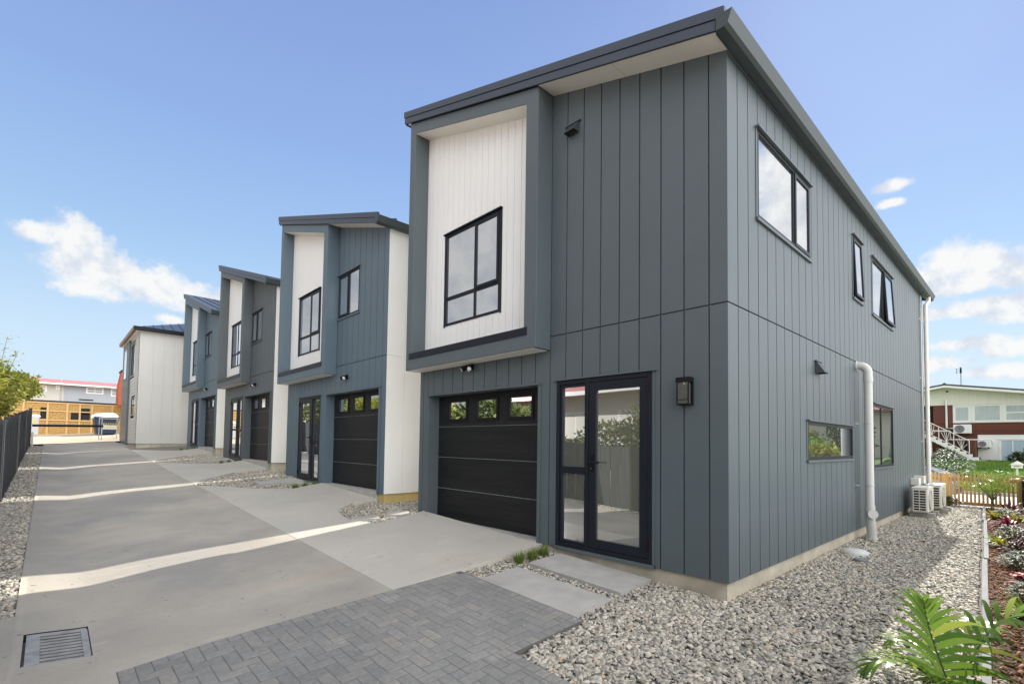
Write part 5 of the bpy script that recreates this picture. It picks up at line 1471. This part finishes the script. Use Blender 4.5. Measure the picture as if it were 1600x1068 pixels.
    for x in (-0.45, -0.15, 0.15, 0.45):
        mb = MB(); mb.hexa([(x-.03, -0.03, 0.2), (x+.03, -0.03, 0.2), (x+.03, 0, 0.2), (x-.03, 0, 0.2)], [(x-.03, -0.23, 1.2), (x+.03, -0.23, 1.2), (x+.03, -0.2, 1.2), (x-.03, -0.2, 1.2)]); mb.build('rib', M_SKIPBLUE, s)
    mb = MB(); mb.box(-0.68, 0.64, -0.24, -0.18, 1.16, 1.25); mb.build('rim', M_SKIPBLUE, s)
    bm = bmesh.new(); bmesh.ops.create_uvsphere(bm, u_segments=24, v_segments=14, radius=1.0)
    rr = random.Random(12)
    for v in bm.verts:
        x, y, z = v.co; n = 1+0.10*math.sin(5*x+3*y)+0.07*math.sin(9*y-4*x)+rr.uniform(-.03, .03)
        v.co = (x*0.72*n, 0.8+y*1.0*n, 1.18+max(-0.12, z)*0.34*n)
    me = bpy.data.meshes.new('tarpaulin'); bm.to_mesh(me); bm.free(); me.materials.append(M_TARP)
    to = bpy.data.objects.new('tarpaulin', me); COL.objects.link(to); to.location = (-2.05, 40, 1.45)
    tag(to, 'crumpled white tarpaulin heaped over the navy skip', 'tarpaulin')
    # temporary fence panel with a notice and hazard tape
    f = thing('site_barrier', 'tubular steel site fence panel with a white notice and hazard tape', 'barrier', (-2.35, 34, 1.18))
    mb = MB()
    for x in (-0.42, -0.30, 0.36): mb.tube([(x, 0, 0), (x, 0, 1.25)], 0.022, 8)
    for z in (0.10, 1.22): mb.tube([(-0.42, 0, z), (0.62, 0, z)], 0.02, 8)
    mb.build('frame', M_GALV, f)
    mb = MB(); mb.box(-0.26, 0.34, -0.03, -0.022, 0.62, 0.86); mb.build('notice', M_BANNER, f)
    mb = MB()
    for i in range(6): mb.poly((-0.26+0.1*i, -0.034, 0.88), (-0.21+0.1*i, -0.034, 0.88), (-0.18+0.1*i, -0.034, 0.98), (-0.23+0.1*i, -0.034, 0.98))
    for i in range(4): mb.poly((-0.24+0.14*i, -0.036, 0.70), (-0.17+0.14*i, -0.036, 0.70), (-0.17+0.14*i, -0.036, 0.76), (-0.24+0.14*i, -0.036, 0.76))
    mb.build('hazard_stripes', M_TAPE, f)
    mb = MB(); mb.box(-0.26, 0.34, -0.030, -0.024, 0.87, 0.99); mb.build('tape_band', M_BLACK, f)
    # stacked timber props beside it
    p = thing('timber_props', 'leaning brown timber props beside the site barrier', 'timber', (-1.75, 35, 1.15))
    for i in range(4):
        mb = MB(); x = 0.09*i; mb.hexa([(x, 0, 0), (x+.06, 0, 0), (x+.06, .05, 0), (x, .05, 0)], [(x-0.1+.05*i, 0.2, 1.2), (x-.04+.05*i, 0.2, 1.2), (x-.04+.05*i, .25, 1.2), (x-.1+.05*i, .25, 1.2)]); mb.build('prop', M_PINE, p)
    # water tank / white cabinet left of the barrier pole
    c = thing('white_cabinet', 'pale grey site cabinet with a rounded white lid behind the end of the fence', 'cabinet', (-5.42, 40, 1.44))
    mb = MB(); mb.box(-0.22, 0.14, 0, 0.5, 0.0, 1.10); mb.build('body', M_GALV, c, bevel=0.03)
    mb = MB(); mb.tube([(-0.04, 0.25, 1.105), (-0.04, 0.25, 1.2), (-0.04, 0.25, 1.26)], [0.26, 0.22, 0.08], 18); mb.build('lid', M_WHITEPAINT, c, smooth=True)
    mb = MB(); mb.box(-0.14, -0.02, -0.012, -0.001, 0.7, 0.95); mb.build('sign', M_TAPE, c)
build_left_background()

# ------------------------------------------------------------------ street and house on the right
def build_right_background():
    # pale street and verge
    mb = MB()
    ys = [-60, -30, -15, -8, -4, -2, 0, 2, 5, 12, 30, 60]
    for x0, x1 in ((13.9, 15), (15, 17), (17, 19.4)):
        for a, b in zip(ys[:-1], ys[1:]): mb.poly(*[(x, y, T(x, y)+0.005) for x, y in ((x0, a), (x1, a), (x1, b), (x0, b))])
    struct(mb.build('street', M_ROADC))
    mb = MB()
    mb.box(19.41, 19.56, -60, 60, -0.5, -0.17)
    struct(mb.build('kerb', M_SLAB))
    xs = [19.57, 20.5, 22, 23.5, 25, 26.5, 28, 29.5, 31, 32.5, 34, 36, 40, 60]; ys = [-60, -30, -15, -10]+[-8+1.0*i for i in range(0, 22)]+[20, 30, 60]
    mb = MB()
    for a, b in zip(xs[:-1], xs[1:]):
        for c, d in zip(ys[:-1], ys[1:]): mb.poly(*[(x, y, T(x, y)+0.13*(1-sst(19.5, 24, x))+0.01) for x, y in ((a, c), (b, c), (b, d), (a, d))])
    o = mb.build('lawn', M_LAWN, smooth=True)
    bm = bmesh.new(); bm.from_mesh(o.data); bmesh.ops.remove_doubles(bm, verts=bm.verts, dist=1e-4); bm.to_mesh(o.data); bm.free(); struct(o)
    # grass blades where the lawn shows between house and fence
    n = 26000
    x = rng.uniform(19.6, 34.8, n); y = rng.uniform(-3.5, 2.8, n); z = Tv(x, y)+0.13*(1-np.clip((x-19.5)/4.5, 0, 1))
    a = rng.uniform(0, 2*np.pi, n); h = rng.uniform(0.04, 0.11, n)
    P = np.stack([x, y, z], 1); s = np.stack([np.cos(a), np.sin(a), 0*a], 1)*0.022; tip = np.stack([rng.normal(0, .03, n), rng.normal(0, .03, n), h], 1)
    V = np.stack([P-s, P+s, P+tip], 1).reshape(-1, 3)
    tag(np_mesh('grass_blades', V, np.arange(3*n).reshape(n, 3), M_LAWNBLADE, np.repeat(np.clip(rng.normal(0.5, 0.25, n), 0.02, 0.98), 3)), 'short bright green grass of the lawn beyond the street', 'grass', kind='stuff')
    # house: everything on the plane x = 35, seen across the street
    K = 1.335
    Y = lambda v: -2.1+(v+2.1)*K
    Z = lambda v: 1.325+(v-1.325)*K
    X0 = 35.0
    h = thing('brick_house', 'red brick and white weatherboard house with a low gable across the street', 'house', (X0, 0, 0))
    zb = 0.45
    mb = MB(); mb.box(0, 9, Y(-3.2), Y(0.10), zb, Z(1.98)); mb.build('lower_wall', M_WHITEPAINT, h)
    mb = MB(); mb.box(-0.02, 9, Y(-0.12)+0.002, Y(2.2), zb, Z(2.50))
    mb.box(-0.02, 9, Y(-3.2), Y(-0.12), Z(1.98)+0.002, Z(2.50)); mb.build('brick_wall', M_BRICK, h)
    mb = MB()
    mb.box(0.0, 9, Y(-3.2), Y(0.68), Z(2.505), Z(3.32))
    mb.build('upper_wall', M_WHITEPAINT, h)
    mb = MB(); mb.box(-0.015, 9, Y(0.69), Y(1.36), Z(2.505), Z(3.31)); mb.build('brown_panel', mat('red_brown_panel', (0.125, 0.026, 0.018), 0.5, 0.06, 2), h)
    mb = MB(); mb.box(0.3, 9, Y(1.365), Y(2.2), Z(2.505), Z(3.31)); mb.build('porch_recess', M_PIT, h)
    # gable
    ry = Y(0.90); s = 0.165
    yl, yr = Y(2.6), Y(-3.4)
    mb = MB(); mb.prism([(Y(-3.2), Z(3.325)), (Y(2.2), Z(3.325)), (Y(2.2), Z(4.14)-abs(Y(2.2)-ry)*s), (ry, Z(4.14)), (Y(-3.2), Z(4.14)-abs(Y(-3.2)-ry)*s)], 'x', 0.0, 9.0)
    mb.build('gable_cladding', mat('cream_weatherboard', (0.76, 0.75, 0.66), 0.6, 0.05, 2, stretch=(1, 6, 0.2)), h)
    mb = MB()
    zr = Z(4.18)
    for (ya, sg) in ((yl, 1), (yr, -1)):
        ze = zr-abs(ya-ry)*s
        mb.prism([(ry, zr), (ya, ze), (ya, ze+0.10), (ry, zr+0.10)], 'x', -0.7, 9.5)
    mb.prism([(ry-0.10, zr+0.09), (ry+0.10, zr+0.09), (ry, zr+0.17)], 'x', -0.7, 9.5)
    rf = mb.build('roof', M_TILE, h)
    mb = MB()
    for ya in (yl, yr):
        ze = zr-abs(ya-ry)*s
        mb.prism([(ry, zr-0.12), (ya, ze-0.12), (ya, ze-0.001), (ry, zr-0.001)], 'x', -0.70, -0.62)
    mb.build('barge_board', M_WHITEPAINT, rf)
    mb = MB(); mb.hexa([(6, Y(-0.3), Z(3.7)), (12, Y(-0.3), Z(3.7)), (12, Y(-5), Z(3.7)), (6, Y(-5), Z(3.7))], [(8.9, Y(-0.3), Z(4.16)), (9.1, Y(-0.3), Z(4.16)), (9.1, Y(-5), Z(4.30)), (8.9, Y(-5), Z(4.30))]); mb.build('rear_roof', M_TILE, rf)
    mb = MB(); mb.box(-0.02, -0.005, Y(0.86)-0.06, Y(0.86)+0.06, Z(3.98)-0.1, Z(3.98)); mb.build('gable_vent', M_BRICK, h)
    # windows
    def hw(a, b, c, d, tr=None, mull=()):
        w = window(h, 'y' if False else 'x', -0.01, -1, Y(a), Y(b), Z(c), Z(d), mull=mull, trans=tr, frame=M_WHITEPAINT, flash=M_WHITEPAINT, glass=M_CURTAIN, t=0.09)
        return w
    hw(0.10, 0.66, 2.54, 3.26); hw(-0.90, 0.02, 2.54, 3.30); hw(-1.75, -0.96, 2.54, 3.28, tr=Z(2.92)); hw(-2.6, -1.8, 2.54, 3.28)
    window(h, 'x', -0.01, -1, Y(-2.2), Y(-0.80), zb+0.05, Z(1.78), mull=(Y(-1.2),), frame=M_WHITEPAINT, flash=M_WHITEPAINT, glass=mat('door_curtain', (0.34, 0.45, 0.54), 0.4, 0.2, 3.0, stretch=(1, 9, 0.3), coat=0.5), t=0.07, label='wide curtained glass door at ground level')
    # wall mounted outdoor units of the house
    for (a, b, c, d) in ((0.06, 0.66, 2.03, 2.43), (-0.56, -0.12, 1.42, 1.72)):
        mb = MB(); mb.box(-0.36, -0.06, Y(a), Y(b), Z(c), Z(d)); u = mb.build('wall_outdoor_unit', M_WHITEPAINT, h, bevel=0.03)
        mb = MB(); cy = Y(b)-0.36*(Y(b)-Y(a)); cz = (Z(c)+Z(d))/2; rr = 0.42*(Z(d)-Z(c))
        mb.tube([(-0.361, cy, cz), (-0.37, cy, cz)], rr, 24); fg = mb.build('fan_guard', mat('fan_grey', (0.12, 0.12, 0.12), 0.6), u)
        mb = MB()
        for q in (0.35, 0.6, 0.85): mb.tube([(-0.372, cy+rr*q*math.cos(2*math.pi*i/20), cz+rr*q*math.sin(2*math.pi*i/20)) for i in range(21)], 0.008, 5, caps=False)
        mb.build('guard_wires', M_GALV, fg)
        mb = MB()
        for yy in (Y(a)+0.12, Y(b)-0.12): mb.box(-0.36, -0.0, yy-0.02, yy+0.02, Z(c)-0.06, Z(c)-0.003)
        mb.build('bracket', M_BLACK, u)
    # pipes on the wall
    mb = MB(); mb.tube([(-0.06, Y(0.90), Z(3.60)), (-0.06, Y(0.90), Z(2.28)), (-0.06, Y(0.66), Z(2.27))], 0.05, 10)
    mb.tube([(-0.06, Y(0.78), Z(2.14)), (-0.06, Y(0.78), Z(1.76)), (-0.06, Y(-0.58), Z(1.76)), (-0.06, Y(-0.6), Z(1.62))], 0.045, 10)
    mb.tube([(-0.06, Y(1.40), Z(2.16)), (-0.06, Y(0.78), Z(2.14))], 0.045, 10); mb.build('wall_pipe', M_WHITEPAINT, h)
    # outside stair running down to the right, brick below, white stringer and railing
    st = MB()
    n = 10; ya, yb2 = Y(1.55), Y(-0.42); za, zb2 = Z(1.98), zb+0.12
    for i in range(n):
        y1 = ya+(yb2-ya)*i/n; y2 = ya+(yb2-ya)*(i+1)/n; zt = za+(zb2-za)*i/n
        st.box(-1.5, -0.35, min(y1, y2), max(y1, y2), zt-0.16, zt)
    stair = st.build('stair', M_BRICK, h)
    mb = MB()
    for i in range(n):
        y1 = ya+(yb2-ya)*i/n; y2 = ya+(yb2-ya)*(i+1)/n; zt = za+(zb2-za)*i/n
        mb.hexa([(-1.58, y2, zt-0.34), (-1.505, y2, zt-0.34), (-1.505, y1, zt-0.20), (-1.58, y1, zt-0.20)], [(-1.58, y2, zt-0.0), (-1.505, y2, zt-0.0), (-1.505, y1, zt-0.0), (-1.58, y1, zt-0.0)])
    mb.box(-1.55, -1.40, Y(1.38), Y(1.30), zb-0.2, Z(1.72)); mb.build('stringer', M_WHITEPAINT, stair)
    mb = MB()
    def R(t, dz): return (-1.54, ya+(yb2-ya)*t, za+(zb2-za)*t+dz)
    mb.tube([R(-0.1, 0.85), R(0.75, 0.85)], 0.022, 8); mb.tube([R(-0.1, 0.15), R(0.75, 0.15)], 0.018, 8)
    for t in (0.0, 0.25, 0.5, 0.75): mb.tube([R(t, 0.0), R(t, 0.86)], 0.02, 8)
    for t in (0.02, 0.27, 0.52):
        for k in range(5): mb.tube([R(t+0.11, 0.17), R(t+0.02+0.045*k, 0.60 if k in (0, 4) else 0.80)], 0.011, 6)
    mb.build('stair_railing', M_WHITEPAINT, stair)
    mb = MB(); mb.box(-0.34, -0.03, Y(0.05), Y(-0.02)+0.3, zb-0.1, Z(1.70)); mb.box(-1.3, -0.03, Y(0.05), Y(-0.10), zb-0.1, Z(1.72)); mb.build('brick_pier', M_BRICK, stair)
    # aerial
    mb = MB(); ax, ay = 3.0, Y(0.57)
    mb.tube([(ax, ay, Z(4.0)), (ax, ay, Z(5.30))], 0.018, 6)
    for i, z in enumerate((5.02, 5.12, 5.22)): mb.tube([(ax, ay-0.10, Z(z)), (ax, ay+0.24, Z(z))], 0.012, 5)
    mb.tube([(ax, ay-0.0, Z(5.0)), (ax, ay-0.0, Z(5.25))], 0.05, 6); mb.tube([(ax, ay+.2, Z(4.98)), (ax, ay+0.2, Z(5.25))], 0.012, 6)
    mb.build('aerial', M_BLACK, rf)
    # flowering shrub on the lawn
    shrub('flowering_shrub', 'large pale-flowered shrub on the lawn below the outside stair', 'shrub', Vector((27.5, 1.15, T(27.5, 1.2))), M_SILVER, 1.0, 1.35, 1100, 0.17, 61, flowers=(M_CREAMFL, 30, 0.05))
    shrub('low_shrub', 'dark green clump by the ground-level glass door', 'shrub', Vector((33.8, -1.2, T(33.8, -1.2))), M_HEDGE, 0.5, 0.55, 400, 0.22, 62)
    # letterbox
    lb = thing('letterbox', 'white house-shaped letterbox at the edge of the lawn', 'letterbox', (21.5, -1.40, T(21.5, -1.3)+0.12))
    mb = MB(); mb.box(-0.03, 0.03, -0.03, 0.03, -0.1, 0.82); mb.build('post', M_WHITEPAINT, lb)
    mb = MB(); mb.box(-0.14, 0.14, -0.15, 0.15, 0.821, 0.95); bx = mb.build('box', M_WHITEPAINT, lb)
    mb = MB(); mb.prism([(-0.20, 0.945), (0.20, 0.945), (0.0, 1.08)], 'x', -0.2, 0.2); mb.build('roof', M_WHITEPAINT, lb)
    mb = MB(); mb.box(-0.143, -0.141, -0.08, 0.08, 0.88, 0.90); mb.build('slot', M_BLACK, bx)
    # parked car behind the picket fence
    build_car()

def build_car():
    car = thing('parked_car', 'silver-blue car parked on the street behind the picket fence', 'car', (15.2, 1.85, T(16, 0)-0.03))
    # profile along the car (local y from tail -2.1 to nose 2.1), z above ground; the tail points right in the picture
    prof = [(-2.12, 0.30), (-2.14, 0.62), (-2.05, 0.86), (-1.75, 0.98), (-1.35, 1.12), (-0.85, 1.30), (-0.2, 1.38), (0.5, 1.34), (0.95, 1.18), (1.3, 0.92), (1.9, 0.78), (2.1, 0.58), (2.12, 0.30), (1.75, 0.22), (-1.75, 0.22)]
    mb = MB(); n = len(prof); secs = [(-0.72, 0.92), (-0.80, 1.0), (0.80, 1.0), (0.72, 0.92)]
    rows = []
    for x, s in secs: rows.append([(x*(1 if z < 0.9 else 0.86), y*s if s < 1 else y, (z if s == 1.0 else 0.3+(z-0.3)*0.97)) for y, z in prof])
    V = [p for r_ in rows for p in r_]
    F = [tuple(range(n-1, -1, -1)), tuple((len(rows)-1)*n+i for i in range(n))]
    for a in range(len(rows)-1):
        for i in range(n): F.append((a*n+i, a*n+(i+1) % n, (a+1)*n+(i+1) % n, (a+1)*n+i))
    mb._add(V, F)
    body = mb.build('body', M_CARPAINT, car, bevel=0.03)
    mb = MB()
    for sx in (-1, 1):
        x = sx*0.735
        mb.poly((x, -1.25, 0.98), (x, 0.95, 0.98), (x*0.97, 0.55, 1.25), (x*0.97, -0.75, 1.24))
    mb.poly((-0.60, -1.42, 1.105), (0.60, -1.42, 1.105), (0.58, -0.92, 1.285), (-0.58, -0.92, 1.285))
    mb.build('side_glass', M_GLASS, car)
    for sx in (-1, 1):
        for y in (-1.35, 1.35):
            mb = MB(); mb.tube([(sx*0.66, y, 0.30), (sx*0.83, y, 0.30)], 0.30, 24); w = mb.build('wheel', M_TYRE, car)
            mb = MB(); mb.tube([(sx*0.831, y, 0.30), (sx*0.84, y, 0.30)], 0.18, 16); mb.build('rim', M_GALV, w)
    for sx in (-1, 1):
        mb = MB(); mb.box(sx*0.70, sx*0.50, -2.155, -2.11, 0.66, 0.80); mb.build('tail_light', M_REDROOF, car)
    mb = MB(); mb.box(-0.74, 0.74, -2.18, -2.10, 0.32, 0.50); mb.build('bumper', M_BLACK, car)

M_LAWNBLADE = leaf_mat('lawn_blades', (0.07, 0.16, 0.015), (0.17, 0.30, 0.03), (0.34, 0.45, 0.08), 0.5, 0.35)
build_right_background()

# ------------------------------------------------------------------ what stands out of frame but shows in the glass
def build_reflected():
    # neighbour's bungalow and planting behind the black fence
    h = thing('bungalow', 'white neighbouring bungalow with a red roof behind the black fence', 'house', (-10.5, 0, T(-6, 8)))
    mb = MB(); mb.box(-7, 0, 0.5, 15.0, -0.5, 3.45); mb.build('wall', mat('pale_render', (0.62, 0.60, 0.54), 0.7, 0.05, 1), h)
    mb = MB(); mb.prism([(0.75, 3.3), (0.75, 3.45), (-3.5, 4.5), (-7.75, 3.45), (-7.75, 3.3)], 'y', -0.2, 15.7)
    bm_o = mb.build('roof', M_REDROOF, h)
    mb = MB(); mb.box(0.751, 0.84, -0.2, 15.7, 3.28, 3.43); mb.build('gutter', M_WHITEPAINT, bm_o)
    mb = MB(); mb.box(0.001, 0.012, 1.5, 5.6, 0.3, 2.4); mb.build('brown_panel', M_BRICK, h)
    for a, b in ((6.2, 8.6), (9.6, 11.8)): window(h, 'x', 0.0, 1, a, b, 1.3, 2.7, mull=((a+b)/2,), frame=M_WHITEPAINT, flash=M_WHITEPAINT, glass=M_CURTAIN, t=0.07)
    crown('hedge', 'bushy green hedge behind the black fence opposite the nearest entry door', 'hedge', (-6.8, 4.6, T(-6, 4.6)), M_HEDGE,
          [(0, 0, 1.9, 0.6, 1.3, 0.8), (0.1, 1.6, 1.6, 0.5, 1.2, 0.6), (-0.1, -1.6, 2.0, 0.6, 1.2, 0.9), (0.0, -0.9, 2.6, 0.5, 0.9, 0.6), (0, 3.2, 1.3, 0.4, 1.0, 0.4)], 9000, 0.15, 14, trunk=[([(0, 0, -0.1), (0, 0.1, 0.6), (0, 0, 1.0)], 0.07)])
    crown('tree', 'dark green tree behind the black fence opposite the second townhouse', 'tree', (-7.0, 12.4, T(-6, 12)), M_HEDGE,
          [(0, 0, 2.2, 0.9, 1.3, 0.8), (0.2, 1.4, 1.9, 0.7, 1.1, 0.6), (0, -1.5, 1.8, 0.7, 1.1, 0.7)], 4200, 0.24, 15, trunk=[([(0, 0, -0.1), (0.05, 0.1, 0.9), (0, 0, 1.6)], 0.09)])
    crown('tree', 'green tree behind the far end of the black fence, reflected in the second entry door', 'tree', (-7.6, 27.5, T(-6, 27)), M_HEDGE,
          [(0, 0, 2.6, 0.9, 1.5, 0.9), (0.1, 2.2, 2.3, 0.8, 1.3, 0.7), (-0.1, -2.2, 2.4, 0.8, 1.3, 0.8), (0, -0.5, 1.6, 0.7, 2.4, 0.5)], 5200, 0.2, 16, trunk=[([(0, 0, -0.1), (0.05, 0.1, 1.0), (0, 0, 1.8)], 0.09)])
    # neighbour beyond the right-hand fence
    h = thing('garden_house', 'pale house with a brown tiled roof further along the street, right of the brick house', 'house', (37.0, -5.0, 0.5))
    mb = MB(); mb.box(0, 9, -12, 0, -0.6, 3.4); mb.build('wall', M_PALEWALL, h)
    mb = MB(); mb.prism([(-0.8, 3.3), (-0.8, 3.45), (4.5, 5.2), (9.8, 3.45), (9.8, 3.3)], 'y', -12.5, 0.6); mb.build('roof', mat('brown_tiles', (0.20, 0.075, 0.045), 0.75, 0.25, 4), h)
    for a, b in ((-3.4, -1.2), (-7.4, -5.0), (-11.0, -9.0)): window(h, 'x', 0.0, -1, a, b, 1.2, 2.7, mull=((a+b)/2,), frame=M_WHITEPAINT, flash=M_WHITEPAINT, t=0.07)
    for i, (x, y, s, m_, nm) in enumerate([(22.0, -5.0, 1.0, M_BUSH, 'rounded yellow-green'), (27.0, -6.6, 1.0, M_LIME, 'low lime-green'), (31.5, -6.2, 1.5, M_HEDGE, 'tall dark green'), (34.5, -9.5, 1.2, M_BUSH, 'spreading olive-green'), (29.0, -9.0, 1.3, M_HEDGE, 'wide dark green')]):
        crown('garden_bush', '%s bush on the verge to the right of the brick house' % nm, 'bush', (x, y, T(x, y)), m_,
              [(0, 0, 0.9*s, 0.9*s, 0.8*s, 0.7*s), (0.6*s, 0.2, 0.6*s, 0.6*s, 0.6*s, 0.5*s), (-0.5*s, -0.1, 1.3*s, 0.6*s, 0.6*s, 0.5*s)], 2200, 0.2, 70+i, trunk=[([(0, 0, -0.1), (0, 0, 0.4)], 0.06)])
build_reflected()
